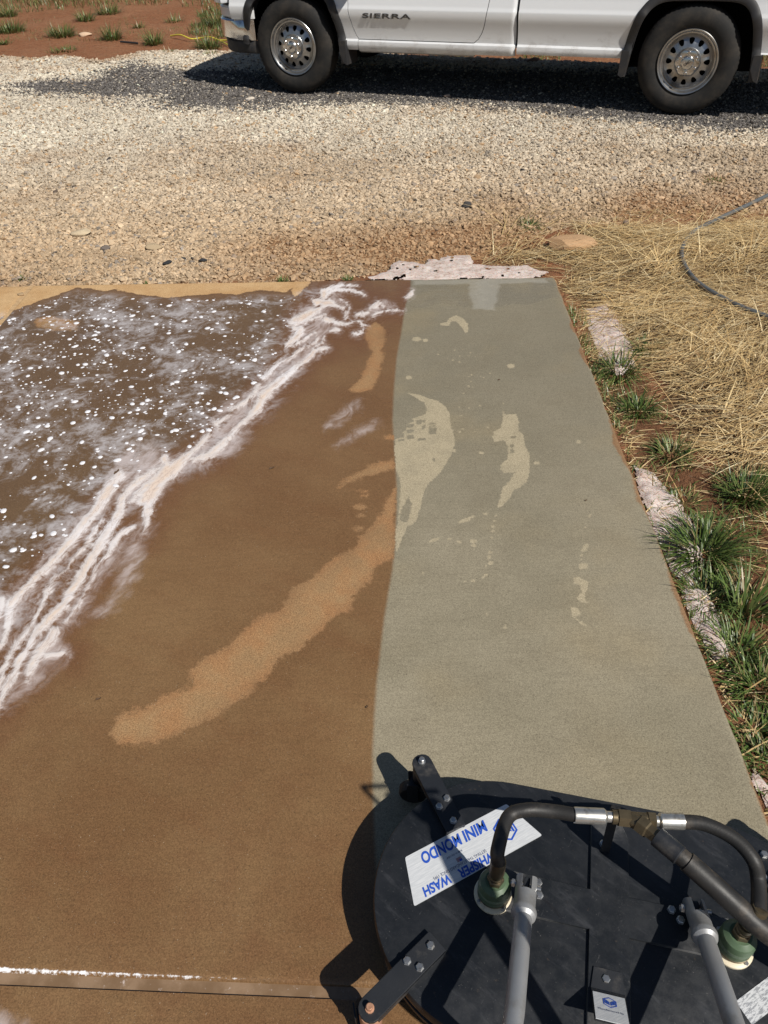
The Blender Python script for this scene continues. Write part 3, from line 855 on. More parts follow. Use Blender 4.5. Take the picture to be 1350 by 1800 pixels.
def gravel_z(x, y):
    e = sdf_poly(x, y, GRAVEL, 0.3)
    return -0.050 + 0.040 * np.clip(e / 0.15, 0, 1) + 0.010 * (fbm(x, y, 0.3, 21) - 0.5) + added_dip(x, y)


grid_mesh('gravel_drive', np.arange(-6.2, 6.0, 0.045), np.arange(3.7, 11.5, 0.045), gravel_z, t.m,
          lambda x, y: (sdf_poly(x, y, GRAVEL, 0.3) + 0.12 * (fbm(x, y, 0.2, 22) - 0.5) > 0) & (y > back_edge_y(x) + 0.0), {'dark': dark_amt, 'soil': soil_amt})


# loose stones: one mass, placed on the drive
def rock_mesh(name, seed, flat=0.7, sub=1, rough=0.22):
    bm = bmesh.new()
    bmesh.ops.create_icosphere(bm, subdivisions=sub, radius=0.5)
    r_ = random.Random(seed)
    ax = [Vector((r_.gauss(0, 1), r_.gauss(0, 1), r_.gauss(0, 1))).normalized() for _ in range(6)]
    cut = [r_.uniform(0.26, 0.42) for _ in range(6)]
    for v in bm.verts:
        for a, k in zip(ax, cut):
            d = v.co.dot(a)
            if d > k: v.co -= a * (d - k)
        v.co *= 1 + r_.uniform(-rough, rough) * 0.5
        v.co.x *= 1.25
        v.co.z *= flat
    me = bpy.data.meshes.new(name)
    bm.to_mesh(me)
    bm.free()
    return me


t = NT('limestone_gravel')
tint = t.attr('tint', 'Color', 'INSTANCER')
t.set(Base_Color=t.mix(t.noise(60, 3), tint, t.mix(0.35, tint, (0.12, 0.08, 0.05))), Roughness=0.9, Specular_IOR_Level=0.25)
M_STONE = t.m
rocks = bpy.data.collections.new('stone_shapes')
for i in range(7):
    me = rock_mesh('stone_shape', 100 + i, 0.62 + 0.05 * (i % 3))
    me.materials.append(M_STONE)
    rocks.objects.link(bpy.data.objects.new('stone_shape', me))


def scatter(name, P, rot, scl, tint, coll, mat=None):
    """A mass of small pieces: points carrying turn, size and colour, one shape set on each."""
    me = bpy.data.meshes.new(name)
    me.from_pydata(P.tolist(), [], [])
    a = me.attributes.new('turn', 'FLOAT_VECTOR', 'POINT'); a.data.foreach_set('vector', rot.astype(np.float32).ravel())
    a = me.attributes.new('size', 'FLOAT_VECTOR', 'POINT'); a.data.foreach_set('vector', scl.astype(np.float32).ravel())
    a = me.attributes.new('tint', 'FLOAT_COLOR', 'POINT'); a.data.foreach_set('color', np.hstack([tint, np.ones((len(tint), 1))]).astype(np.float32).ravel())
    o = bpy.data.objects.new(name, me)
    col.objects.link(o)
    g = bpy.data.node_groups.new(name, 'GeometryNodeTree')
    g.interface.new_socket('Geometry', in_out='INPUT', socket_type='NodeSocketGeometry')
    g.interface.new_socket('Geometry', in_out='OUTPUT', socket_type='NodeSocketGeometry')
    gi, go = g.nodes.new('NodeGroupInput'), g.nodes.new('NodeGroupOutput')
    ci = g.nodes.new('GeometryNodeCollectionInfo')
    ci.inputs['Collection'].default_value = coll
    ci.inputs['Separate Children'].default_value = True
    ci.inputs['Reset Children'].default_value = True
    ip = g.nodes.new('GeometryNodeInstanceOnPoints')
    ip.inputs['Pick Instance'].default_value = True
    rv = g.nodes.new('FunctionNodeRandomValue'); rv.data_type = 'INT'
    rv.inputs['Max'].default_value = 1000
    def na(nm, ty):
        n = g.nodes.new('GeometryNodeInputNamedAttribute'); n.data_type = ty
        n.inputs['Name'].default_value = nm
        return n.outputs['Attribute']
    g.links.new(gi.outputs[0], ip.inputs['Points'])
    g.links.new(ci.outputs[0], ip.inputs['Instance'])
    g.links.new(rv.outputs[2], ip.inputs['Instance Index'])
    er = g.nodes.new('FunctionNodeEulerToRotation')
    g.links.new(na('turn', 'FLOAT_VECTOR'), er.inputs[0])
    g.links.new(er.outputs[0], ip.inputs['Rotation'])
    g.links.new(na('size', 'FLOAT_VECTOR'), ip.inputs['Scale'])
    g.links.new(ip.outputs[0], go.inputs[0])
    md = o.modifiers.new('scatter', 'NODES')
    md.node_group = g
    return o


def gravel():
    n = 560000
    x = rng.uniform(-5.2, 4.2, n)
    y = 3.86 + (11.2 - 3.86) * rng.random(n) ** 1.35
    # only where the drive is, thinned out with distance and where soil shows
    keep = np.abs(x - 0.2) < 0.75 * y + 0.9
    x, y = x[keep], y[keep]
    e = sdf_poly(x, y, GRAVEL, 0.6)
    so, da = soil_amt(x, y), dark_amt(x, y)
    pr = np.clip((e + 0.16) / 0.45, 0, 1) * (1 - 0.62 * so)
    k = (rng.random(len(x)) < pr) & (y > back_edge_y(x) + 0.015)
    x, y, so, da = x[k], y[k], so[k], da[k]
    m = len(x)
    s = np.clip(rng.lognormal(math.log(0.0148), 0.40, m), 0.007, 0.042)
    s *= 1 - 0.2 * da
    s *= 1 + 0.010 * np.maximum(0, y - 6) ** 2
    z = gravel_z(x, y) + s * rng.uniform(-0.05, 0.28, m)
    rot = np.stack([rng.normal(0, 0.35, m), rng.normal(0, 0.35, m), rng.uniform(0, 6.28, m)], 1)
    scl = s[:, None] * np.stack([rng.uniform(0.85, 1.3, m), rng.uniform(0.75, 1.15, m), rng.uniform(0.7, 1.15, m)], 1)
    near = np.clip((6.9 - y) / 2.2, 0, 1)[:, None]
    pale, tan_ = np.array([0.66, 0.59, 0.475]), np.array([0.55, 0.41, 0.265])
    base = pale * (1 - near * 0.95) + tan_ * near * 0.95
    v = rng.normal(1.0, 0.17, m)[:, None]
    c = base * v
    w = fbm(x, y, 0.7, 51)[:, None]
    c = c * (0.84 + 0.32 * w)
    dp = np.clip((fbm(x * 0.6, y, 0.55, 53) - 0.50) / 0.16, 0, 1)[:, None] * np.clip((7.4 - y) / 1.6, 0, 1)[:, None]
    c = c * (1 - 0.45 * dp) + np.array([0.36, 0.255, 0.155]) * v * 0.45 * dp
    r_ = rng.random(m)
    c[r_ < 0.07] = np.array([0.50, 0.345, 0.205]) * v[r_ < 0.07]
    c[(r_ > 0.10) & (r_ < 0.16)] = np.array([0.30, 0.26, 0.22]) * v[(r_ > 0.10) & (r_ < 0.16)]
    c[r_ > 0.994] = (0.06, 0.06, 0.065)
    sm = (so * 0.75)[:, None]
    c = c * (1 - sm) + np.array([0.41, 0.25, 0.13]) * v * sm
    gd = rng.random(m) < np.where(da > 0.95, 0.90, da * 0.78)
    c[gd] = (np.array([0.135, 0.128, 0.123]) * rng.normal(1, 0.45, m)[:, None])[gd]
    c = np.clip(c, 0.02, 0.85)
    P = np.stack([x, y, z], 1)
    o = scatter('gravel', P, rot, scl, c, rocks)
    tagged(o, 'pale crushed limestone gravel covering the drive behind the concrete', 'gravel', kind='stuff')
    print('gravel stones', m)


gravel()

# ------------------------------------------------------------------ white pickup truck (x: towards the tail, y: away from the camera, z: up)
t = NT('white_paint')
sp = t.sep()
dn = t.noise(5.5, 6, 0.7)
dust = t.math('MULTIPLY', t.rng(t.math('ADD', dn, t.rng(sp[2], 0.40, 0.75, 0.10, -0.24, False)), 0.52, 0.78), t.rng(t.noise(160, 3, 0.7), 0.25, 0.65))
streak = t.rng(t.noise(30, 4, 0.7, vec=t.mapped((0.35, 1, 3))), 0.55, 0.75)
c = t.mix(t.math('MULTIPLY', dust, 0.55), (0.68, 0.69, 0.70), (0.24, 0.20, 0.165))
c = t.mix(t.math('MULTIPLY', streak, t.rng(sp[2], 0.42, 0.58, 0.45, 0)), c, (0.36, 0.30, 0.24))
t.set(Base_Color=c, Roughness=t.mixf(dust, 0.28, 0.7), Coat_Weight=t.mixf(dust, 0.6, 0.0), Coat_Roughness=0.05)
M_PAINT = t.m
M_BLKP = plain('black_trim', (0.022, 0.022, 0.024), 0.6, var=0.3, nscale=14, bump=0.15, bscale=500, dirt=(0.06, 0.05, 0.04))
M_LINER = plain('wheel_liner', (0.010, 0.010, 0.010), 0.95, var=0.3, spec=0.1)
M_CHROME = plain('chrome', (0.75, 0.76, 0.78), 0.16, 1.0, var=0.05, dirt=(0.42, 0.38, 0.33), dscale=14)
M_STEEL = plain('painted_steel_wheel', (0.44, 0.44, 0.44), 0.30, 0.92, var=0.08, nscale=9, dirt=(0.30, 0.265, 0.22), dscale=9)
M_CAP = plain('wheel_cap', (0.62, 0.62, 0.62), 0.2, 0.95, var=0.06, dirt=(0.34, 0.31, 0.27), dscale=18)
t = NT('tyre_rubber')
rn = t.noise(7, 5, 0.65)
c = t.mix(t.rng(rn, 0.4, 0.72, 0, 0.8), (0.017, 0.0165, 0.016), (0.050, 0.042, 0.034))
t.set(Base_Color=c, Roughness=0.78, Specular_IOR_Level=0.35)
t.bump(t.noise(180, 3), 0.2, 0.002)
M_TYRE = t.m
M_GLASS = plain('tinted_glass', (0.015, 0.018, 0.02), 0.06, var=0.1, spec=0.6)
M_CHASS = plain('chassis_black', (0.013, 0.013, 0.013), 0.85, var=0.3, spec=0.15)
M_LAMPW = plain('headlamp_lens', (0.70, 0.72, 0.75), 0.08, var=0.05, coat=0.5)
M_LAMPR = plain('tail_lamp_lens', (0.45, 0.02, 0.02), 0.12, var=0.05, coat=0.5)
M_BADGE = plain('badge_metal', (0.10, 0.10, 0.105), 0.3, 0.7, var=0.15)
M_SEAM = plain('seam_black', (0.008, 0.008, 0.008), 0.9, spec=0.1)

truck = tagged(empty('pickup_truck', (TRUCK_LOC[0], TRUCK_LOC[1], 0.0), TRUCK_YAW), 'white pickup truck parked on the gravel drive, cropped at door height', 'pickup truck')
WBASE, HALF = 3.54, 1.0                                     # wheelbase, half width
PZ = [.36, .375, .40, .43, .455, .470, .50, .56, .62, .645, .70, .712, .725, .80, .90, 1.00, 1.08, 1.14, 1.20]
PY = [.085, .050, .030, .022, .026, .046, .044, .032, .014, .004, -.004, .000, .010, .034, .052, .050, .020, .012, .034]
def prof(z): return float(np.interp(z, PZ, PY))


ARCH = [(-.475, .27), (-.455, .45), (-.425, .60), (-.385, .70), (-.33, .765), (-.25, .797), (-.12, .805), (.12, .808), (.27, .80), (.35, .77), (.405, .70), (.44, .60), (.47, .45), (.492, .27)]
def arch_z(x, axle):
    xs_, zs_ = [p[0] for p in ARCH], [p[1] for p in ARCH]
    d = x - axle
    return float(np.interp(d, xs_, zs_)) + 0.03 if xs_[0] - 0.02 < d < xs_[-1] + 0.02 else 0.0


def panel(name, xl, xr, zb, zt, mat=M_PAINT, nc=40, parent=truck, far=False, inset=0.03, lev=None, roll=None):
    zl = [z for z in (lev or PZ)]
    zl = sorted(set(zl + [round(z, 3) for z in np.arange(.38, 1.2, .04)]))
    vs_, fs = [], []
    for j, z in enumerate(zl):
        for i in range(nc + 1):
            s = i / nc
            x = xl(z) * (1 - s) + xr(z) * s
            zz = min(max(z, zb(x)), zt(x))
            ry = .028 * max(0.0, (x - roll[0]) / (roll[1] - roll[0])) ** 2 if roll else 0.0
            vs_.append((x, prof(zz) + ry, zz))
    for j in range(len(zl) - 1):
        for i in range(nc):
            fs.append((j * (nc + 1) + i, j * (nc + 1) + i + 1, (j + 1) * (nc + 1) + i + 1, (j + 1) * (nc + 1) + i))
    me = bpy.data.meshes.new(name)
    me.from_pydata(vs_, [], fs)
    bm = bmesh.new()
    bm.from_mesh(me)
    bmesh.ops.remove_doubles(bm, verts=bm.verts, dist=1e-5)
    bmesh.ops.dissolve_degenerate(bm, dist=1e-5, edges=bm.edges)
    be = [e for e in bm.edges if e.is_boundary]
    r_ = bmesh.ops.extrude_edge_only(bm, edges=be)
    for v in [g for g in r_['geom'] if isinstance(g, bmesh.types.BMVert)]:
        v.co.y += inset
    if far:
        for v in bm.verts: v.co.y = 2 * HALF - v.co.y
    bmesh.ops.recalc_face_normals(bm, faces=bm.faces)
    bm.to_mesh(me)
    bm.free()
    me.shade_smooth()
    me.set_sharp_from_angle(angle=R(28))
    me.materials.append(mat)
    o = bpy.data.objects.new(name, me)
    col.objects.link(o)
    o.parent = parent
    return o


def seam_f(z): return float(np.interp(z, [.36, .455, .47, .50, .56, .66, .80, 1.2], [-2.885, -2.882, -2.880, -2.902, -2.928, -2.950, -2.966, -2.985]))
def seam_r(z): return float(np.interp(z, [.36, .465, .475, .49, .53, .60, .70, .80, 1.2], [-1.80, -1.80, -1.79, -1.765, -1.735, -1.705, -1.685, -1.672, -1.655]))
K = lambda v: (lambda *_: v)
for far in (False, True):
    panel('fender', lambda z: -4.16 + max(0, z - .9) * .05, lambda z: seam_f(z) - .003, lambda x: max(.385 if x > -3.0 else .60 if x < -4.0 else 0, arch_z(x, -WBASE)), K(1.12), nc=90, far=far)
    d = panel('door', lambda z: seam_f(z) + .003, lambda z: seam_r(z) - .003, K(.472), K(1.20), nc=50, far=far)
    panel('cab_corner', lambda z: seam_r(z) + .003, K(-1.432), K(.38), K(1.20), nc=24, far=far, roll=(-1.468, -1.432))
    panel('rocker', lambda z: seam_f(.45) + .003, K(-1.795), K(.36), K(.466), nc=24, far=far)
    panel('bed_side', K(-1.412), K(1.22), lambda x: max(.398 if x < -.4 else .46 if x > .4 else 0, arch_z(x, 0)), K(1.20), nc=110, far=far)
    for axle in (0, -WBASE):
        pts = [(p.x, p.z) for p in spline([(a + axle, 0, z) for a, z in (ARCH if axle == 0 else [(-.462, .40)] + ARCH[1:])], 5)]
        mb = MB()
        n = len(pts)
        rows = []
        ctr = np.array([axle, .42])
        for i, (x, z) in enumerate(pts):
            tn_ = np.array(pts[min(i + 1, n - 1)]) - np.array(pts[max(i - 1, 0)])
            nn = np.array([-tn_[1], tn_[0]]); nn = nn / (np.hypot(*nn) + 1e-9)
            if (np.array([x, z]) - ctr) @ nn < 0: nn = -nn
            lowz = max(0, .46 - z)
            wd = .066 - lowz * .06
            py = min(prof(z), prof(.45)) if z < .45 else prof(z)
            row = [(x, .12, z), (x, py - .022, z), (x + nn[0] * .012, py - .028, z + nn[1] * .012), (x + nn[0] * wd * .8, py - .022, z + nn[1] * wd * .8), (x + nn[0] * wd, py - .012, z + nn[1] * wd), (x + nn[0] * wd, py + .03, z + nn[1] * wd)]
            rows.append([(a, 2 * HALF - b if far else b, c_) for a, b, c_ in row])
        vs_ = [p for r_ in rows for p in r_]
        fs = [(i * 6 + k, i * 6 + k + 1, (i + 1) * 6 + k + 1, (i + 1) * 6 + k) for i in range(n - 1) for k in range(5)] + [tuple(range(6)), tuple((n - 1) * 6 + k for k in range(6))]
        mb.add(vs_, fs).build('wheel_arch_flare', M_BLKP, truck, 40)
        # inner tub
        mb = MB()
        yb_ = .42
        vs_ = []
        for x, z in pts:
            xo = axle + (x - axle) * 1.06
            zo = z + (.05 if z > .6 else 0)
            for yy in (.015, .05, yb_):
                vs_.append((x if yy < .02 else xo, 2 * HALF - yy if far else yy, z if yy < .02 else zo))
        fs = [(i * 3 + k, i * 3 + k + 1, (i + 1) * 3 + k + 1, (i + 1) * 3 + k) for i in range(n - 1) for k in range(2)]
        fs.append(tuple(i * 3 + 2 for i in range(n)))
        mb.add(vs_, fs).build('wheel_liner', M_LINER, truck)
        # splash guards
        for sx_, dz in ((.515, .0), (-.50, .0)):
            if axle != 0 and sx_ < 0: continue
            mb = MB()
            yy = (2 * HALF - .085) if far else .085
            g = .02 if sx_ > 0 else -.02
            o_ = [(sx_ + axle - .030, .46), (sx_ + axle + .030, .46), (sx_ + axle + .036, .33), (sx_ + axle + .020 + g, .268), (sx_ + axle - .012 + g, .285), (sx_ + axle - .03, .36)]
            vs_ = [(x, yy - .10, z) for x, z in o_] + [(x + (.02 if sx_ > 0 else -.02), yy + .12, z) for x, z in o_]
            nn = len(o_)
            mb.add(vs_, [tuple(range(nn)), tuple(range(nn, 2 * nn))[::-1]] + [(i, (i + 1) % nn, nn + (i + 1) % nn, nn + i) for i in range(nn)])
            mb.build('splash_guard', M_BLKP, truck)

# dark inner shell behind the panel seams, floor and chassis
mb = MB()
def shell(x0, x1, z0, z1, y0=.075): mb.box(((x0 + x1) / 2, HALF, (z0 + z1) / 2), (x1 - x0, 2 * (HALF - y0), z1 - z0))
shell(-2.98, -1.49, .395, 1.17)
shell(-4.10, -2.99, .86, 1.08)
shell(-1.40, 1.18, .83, .86)
shell(-1.38, -.53, .42, .82)
shell(.53, 1.15, .50, .82)
shell(-1.44, -1.405, .45, 1.1, .10)
mb.build('body_shell', M_SEAM, truck)
mb = MB()
for y in (.48, 1.52):
    mb.box((-1.3, y, .50), (5.2, .09, .16))
for x in (-3.4, -2.5, -1.5, -.55, .5, 1.0):
    mb.box((x, HALF, .50), (.10, 1.05, .10))
mb.box((-1.75, .66, .47), (1.0, .42, .20), bev=.03)          # fuel tank
mb.box((-3.2, HALF, .40), (.8, .55, .25), bev=.05)          # engine sump and shields
mb.tube([(-2.9, 1.25, .38), (-1.0, 1.3, .36), (.9, 1.35, .40)], .035, 10)
mb.tube([(-2.6, HALF, .42), (0, HALF, .40)], .05, 12)
mb.build('chassis', M_CHASS, truck)
mb = MB()
mb.tube([(0, .25, .39), (0, 1.75, .39)], .045, 12)
mb.lathe([(0.0, -.14), (.10, -.12), (.15, 0), (.10, .12), (0, .14)], (0, HALF, .39), n=16)
mb.build('rear_axle', M_CHASS, truck, 40)
mb = MB().tube([(-WBASE, .25, .37), (-WBASE, 1.75, .37)], .04, 10).build('front_axle', M_CHASS, truck)

# wheels
RING = 12
def make_wheel():
    w = MB(); w.open = True
    mx = Matrix(((1, 0, 0), (0, 0, 1), (0, -1, 0)))           # lathe axis z -> +y
    mx = Matrix(((1, 0, 0), (0, 0, 1), (0, 1, 0)))
    NS = 132
    def tread(j, k):
        if j in (6, 14): return -.008 if k % 2 else 0
        if j in (7, 13): return -.006 if k % 2 else 0
        return 0
    pr = [(.222, .040), (.238, .022), (.262, .010), (.300, .000), (.335, .006), (.362, .016), (.379, .028), (.391, .046), (.394, .075), (.388, .082), (.394, .090), (.395, .130), (.394, .170), (.391, .214), (.379, .232), (.335, .254), (.30, .258), (.24, .24), (.222, .225)]
    w.lathe(pr, m=mx, n=NS, wob=tread)
    tyre = w
    r_ = MB(); r_.open = True
    r_.lathe([(.222, .050), (.232, .020), (.2345, .013), (.231, .009), (.222, .012), (.214, .024), (.210, .034), (.205, .036), (.200, .036), (.197, .046), (.194, .060), (.188, .066)], m=mx, n=72)
    r_.lathe([(.222, .05), (.205, .10), (.200, .22), (.225, .235)], m=mx, n=48)
    # disc with twelve windows
    NB = 16
    def yy(rad): return float(np.interp(rad, [.075, .10, .125, .15, .175, .188], [.020, .026, .034, .044, .058, .066]))
    for s in range(RING):
        a0 = 2 * math.pi * s / RING
        r0, r1, da = .104, .188, math.pi / RING
        outer, holep = [], []
        corners = [(r0, -da), (r0, da), (r1, da), (r1, -da)]
        for e in range(4):
            (ra, aa), (rb, ab) = corners[e], corners[(e + 1) % 4]
            for k in range(NB // 4):
                f_ = k / (NB // 4)
                outer.append((ra + (rb - ra) * f_, aa + (ab - aa) * f_))
        for rad, an in outer:
            # window: rounded triangle, point inwards
            u, v = (rad - .146) / .042, an / da
            L = max(abs(u), abs(v)) + 1e-9
            u, v = u / L, v / L
            q = math.hypot(u, v)
            u, v = u / q ** .75, v / q ** .75
            wv = .62 + .22 * u
            holep.append((.147 + u * .0235, v * da * .80 * wv * (.147 / max(.1, .147 + u * .0235))))
        base = len(r_.v)
        vs_ = []
        for lst, dy in ((outer, 0), (holep, -.002), (holep, .012)):
            for rad, an in lst:
                vs_.append((rad * math.cos(a0 + an), yy(rad) + dy, rad * math.sin(a0 + an)))
        fs = []
        for k in range(NB):
            k2 = (k + 1) % NB
            fs += [(k, k2, NB + k2, NB + k), (NB + k, NB + k2, 2 * NB + k2, 2 * NB + k)]
        r_.add(vs_, fs)
    r_.lathe([(.104, yy(.104)), (.098, .020), (.080, .014)], m=mx, n=48)
    c_ = MB(); c_.open = True
    def lug(j, k):
        ph = (k % 8) / 8.0
        b = math.cos(2 * math.pi * ph)
        return (.006 * b) if j in (1, 2, 3) else 0
    c_.lathe([(.102, .026), (.098, .006), (.088, -.010), (.070, -.014), (.052, -.012), (.046, -.020), (.042, -.026), (.030, -.029), (.0, -.030)], m=mx, n=48, wob=lug)
    caps = []
    for k in range(6):
        a = 2 * math.pi * (k + .5) / 6
        b = MB()
        b.lathe([(.0135, 0), (.0135, -.014), (.009, -.019), (0, -.019)], (.074 * math.cos(a), -.008, .074 * math.sin(a)), m=mx, n=12)
        caps.append(b)
    h = MB()
    h.lathe([(0, .09), (.19, .09), (.19, .11), (0, .11)], m=mx, n=40)
    return tyre, r_, c_, caps, h


wt, wr, wc, wl, wh = make_wheel()
first = None
cover = []
for axle in (0.0, -WBASE):
    for far in (False, True):
        if first is None:
            tw = wt.build('wheel', M_TYRE, truck, 35)
            rim = wr.build('rim', M_STEEL, tw, 32)
            cp = wc.build('centre_cap', M_CAP, tw, 40)
            nuts = [b.build('lug_cover', M_CAP, tw, 30) for b in wl]
            dr = wh.build('brake_drum', M_LINER, tw)
            tc = bpy.data.curves.new('cap_emblem', 'FONT')
            tc.body = 'GMC'; tc.size = .026; tc.align_x = 'CENTER'; tc.align_y = 'CENTER'; tc.extrude = .001; tc.offset = .0006
            te = bpy.data.objects.new('cap_emblem', tc)
            col.objects.link(te)
            dg = bpy.context.evaluated_depsgraph_get()
            em = bpy.data.meshes.new_from_object(te.evaluated_get(dg))
            bpy.data.objects.remove(te)
            eo = bpy.data.objects.new('cap_emblem', em)
            em.materials.append(M_BADGE)
            col.objects.link(eo)
            eo.parent = tw
            eo.rotation_euler = (R(90), R(-38), 0)
            eo.location = (0, -.0305, 0)
            parts_ = [rim, cp] + nuts + [dr, eo]
            first = tw
        else:
            tw = first.copy(); col.objects.link(tw); tw.parent = truck
            for ch in parts_:
                q = ch.copy(); col.objects.link(q); q.parent = tw
        tw.location = (axle, 2 * HALF if far else 0, .392)
        tw.rotation_euler = (0, R(8 if axle else -3), R(180) if far else 0)
        if axle == 0.0 and not far: tw.rotation_euler = (0, 0, 0)

# badge on the door
tc = bpy.data.curves.new('badge', 'FONT')
tc.body = 'SIERRA'; tc.size = 1.0; tc.extrude = .06; tc.offset = .012; tc.space_character = 1.05
te = bpy.data.objects.new('badge', tc); col.objects.link(te)
dg = bpy.context.evaluated_depsgraph_get()
em = bpy.data.meshes.new_from_object(te.evaluated_get(dg))
bpy.data.objects.remove(te)
xs = np.array([v.co[:] for v in em.vertices])
lo, hi = xs.min(0), xs.max(0)
for v in em.vertices:
    u, w, d_ = (v.co.x - lo[0]) / (hi[0] - lo[0]), (v.co.y - lo[1]) / (hi[1] - lo[1]), v.co.z
    x, z = -2.818 + u * .455 + (w - .5) * .008, .638 + w * .040
    v.co = (x, prof(z) - .004 - d_ * .05, z)
em.materials.append(M_BADGE)
bo = bpy.data.objects.new('lettering', em); col.objects.link(bo); bo.parent = truck

# nose: bumper, grille, lamps, hood
def strip(z0, z1, path, depth=.05):
    """A band wrapped round the nose in plan; path: (x, y) of the near half, mirrored."""
    full = list(path) + [(x, 2 * HALF - y) for x, y in reversed(path)]
    m = MB()
    n = len(full)
    cx = -3.6
    vs_ = []
    for z in (z0, z0 + .015, (z0 + z1) / 2, z1 - .015, z1):
        k = .012 if z in (z0, z1) else 0
        for x, y in full: vs_.append((x + k, y + (k if y < HALF else -k), z))
    for z in (z1, z0):
        for x, y in full: vs_.append((x + depth, y + (depth if y < HALF else -depth) * .6, z))
    fs = [(j * n + i, j * n + i + 1, (j + 1) * n + i + 1, (j + 1) * n + i) for j in range(6) for i in range(n - 1)]
    fs += [tuple(j * n for j in range(7)), tuple(j * n + n - 1 for j in range(7))]
    fs += [(6 * n + i, 6 * n + i + 1, i + 1, i) for i in range(n - 1)]
    return m.add(vs_, fs)


NOSE = [(-3.99, .015), (-4.10, .020), (-4.22, .045), (-4.32, .11), (-4.40, .22), (-4.455, .45), (-4.48, .75), (-4.485, 1.0)]
strip(.430, .598, NOSE).build('front_bumper', M_CHROME, truck, 40)
strip(.318, .426, [(x + .03, y + .018) for x, y in NOSE]).build('lower_valance', M_BLKP, truck, 40)
strip(.604, .70, [(x + .012, y + .004) for x, y in NOSE]).build('bumper_cover', M_PAINT, truck, 40)
strip(.706, 1.02, [(x + .03, y + .008) for x, y in NOSE[3:]]).build('grille', M_BLKP, truck, 40)
for y in (.0, 2 * HALF):
    s = 1 if y == 0 else -1
    m = MB()
    m.box((-4.25, y + s * .12, .86), (.16, .20, .28), Matrix.Rotation(s * R(-35), 3, 'Z'), .02)
    m.build('headlamp', M_LAMPW, truck, 40)
for z in (.76, .84, .92):
    strip(z - .008, z + .012, [(x + .015, y + .01) for x, y in NOSE[4:]], .02).build('grille_bar', M_CHROME, truck, 40)
m = MB()
hood = []
for i, x in enumerate(np.linspace(-4.40, -2.90, 9)):
    for j, s in enumerate(np.linspace(-1, 1, 13)):
        w = .93 - .10 * max(0, (-4.15 - x) / .25) ** 2
        z = 1.09 + .10 * (i / 8) + .05 * (1 - s * s) + (.02 if .35 < abs(s) < .75 else 0) - (.06 if i == 0 else 0)
        hood.append((x, HALF + s * w, z))
m.add(hood, [(i * 13 + j, i * 13 + j + 1, (i + 1) * 13 + j + 1, (i + 1) * 13 + j) for i in range(8) for j in range(12)])
m.build('hood', M_PAINT, truck, 40)
strip(1.02, 1.07, [(x + .035, y + .01) for x, y in NOSE[2:]], .1).build('hood_lip', M_PAINT, truck, 40)

# cab above the belt line
def quad3(m, a, b, c_, d): m.add([a, b, c_, d], [(0, 1, 2, 3)])
BL, TP = .035, .235
cabp = [(-3.00, 1.18), (-2.28, 1.82), (-1.72, 1.86), (-1.50, 1.18)]
m = MB()
roof = []
for i, x in enumerate(np.linspace(-2.30, -1.66, 7)):
    for j, s in enumerate(np.linspace(-1, 1, 9)):
        roof.append((x, HALF + s * (HALF - TP), 1.845 + .04 * (1 - s * s) - .02 * abs(i - 3) / 3))
m.add(roof, [(i * 9 + j, i * 9 + j + 1, (i + 1) * 9 + j + 1, (i + 1) * 9 + j) for i in range(6) for j in range(8)])
m.build('roof', M_PAINT, truck, 40)
for far in (False, True):
    f_ = (lambda y: 2 * HALF - y) if far else (lambda y: y)
    m = MB()
    for (x0, z0), (x1, z1) in (((-3.02, 1.17), (-2.28, 1.84)), ((-2.28, 1.84), (-1.70, 1.86)), ((-1.70, 1.86), (-1.50, 1.17))):
        m.tube([(x0, f_(BL + (z0 - 1.18) / .66 * (TP - BL)), z0), (x1, f_(BL + (z1 - 1.18) / .66 * (TP - BL)), z1)], .05, 8)
    m.build('cab_pillar', M_PAINT, truck, 40)
    m = MB()
    quad3(m, (-2.94, f_(BL + .03), 1.18), (-2.28, f_(TP + .02), 1.80), (-1.74, f_(TP + .02), 1.81), (-1.56, f_(BL + .03), 1.18))
    m.build('side_window', M_GLASS, truck)
    m = MB().box((-2.72, f_(-.12), 1.27), (.14, .22, .26), bev=.04)
    m.build('door_mirror', M_BLKP, truck, 40)
    m = MB().box((-1.82, f_(.0), 1.03), (.24, .05, .045), bev=.015)
    m.build('door_handle', M_BLKP, truck, 40)
m = MB(); quad3(m, (-3.03, .08, 1.20), (-2.32, TP + .04, 1.83), (-2.32, 2 * HALF - TP - .04, 1.83), (-3.03, 2 * HALF - .08, 1.20)); m.build('windscreen', M_GLASS, truck)
m = MB(); quad3(m, (-1.49, .08, 1.18), (-1.67, TP + .04, 1.84), (-1.67, 2 * HALF - TP - .04, 1.84), (-1.49, 2 * HALF - .08, 1.18)); m.build('rear_window', M_GLASS, truck)
# load bed
m = MB()
for y in (.075, 2 * HALF - .075):
    m.box((-.095, y, 1.285), (2.62, .11, .17), bev=.02)
m.box((-1.37, HALF, 1.10), (.05, 1.86, .52), bev=.01)
m.build('bed_rail', M_PAINT, truck, 40)
m = MB().box((-.08, HALF, .885), (2.55, 1.85, .03))
for y in (.15, 2 * HALF - .15): m.box((-.08, y, 1.1), (2.5, .03, .42))
m.build('bed_floor', M_CHASS, truck)
MB().box((1.235, HALF, 1.05), (.05, 1.62, .62), bev=.015).build('tailgate', M_PAINT, truck, 40)
for y in (.10, 2 * HALF - .10): MB().box((1.24, y, 1.08), (.06, .16, .42), bev=.02).build('tail_lamp', M_LAMPR, truck, 40)
MB().box((1.30, HALF, .60), (.16, 1.9, .20), bev=.03).build('rear_bumper', M_CHROME, truck, 40)

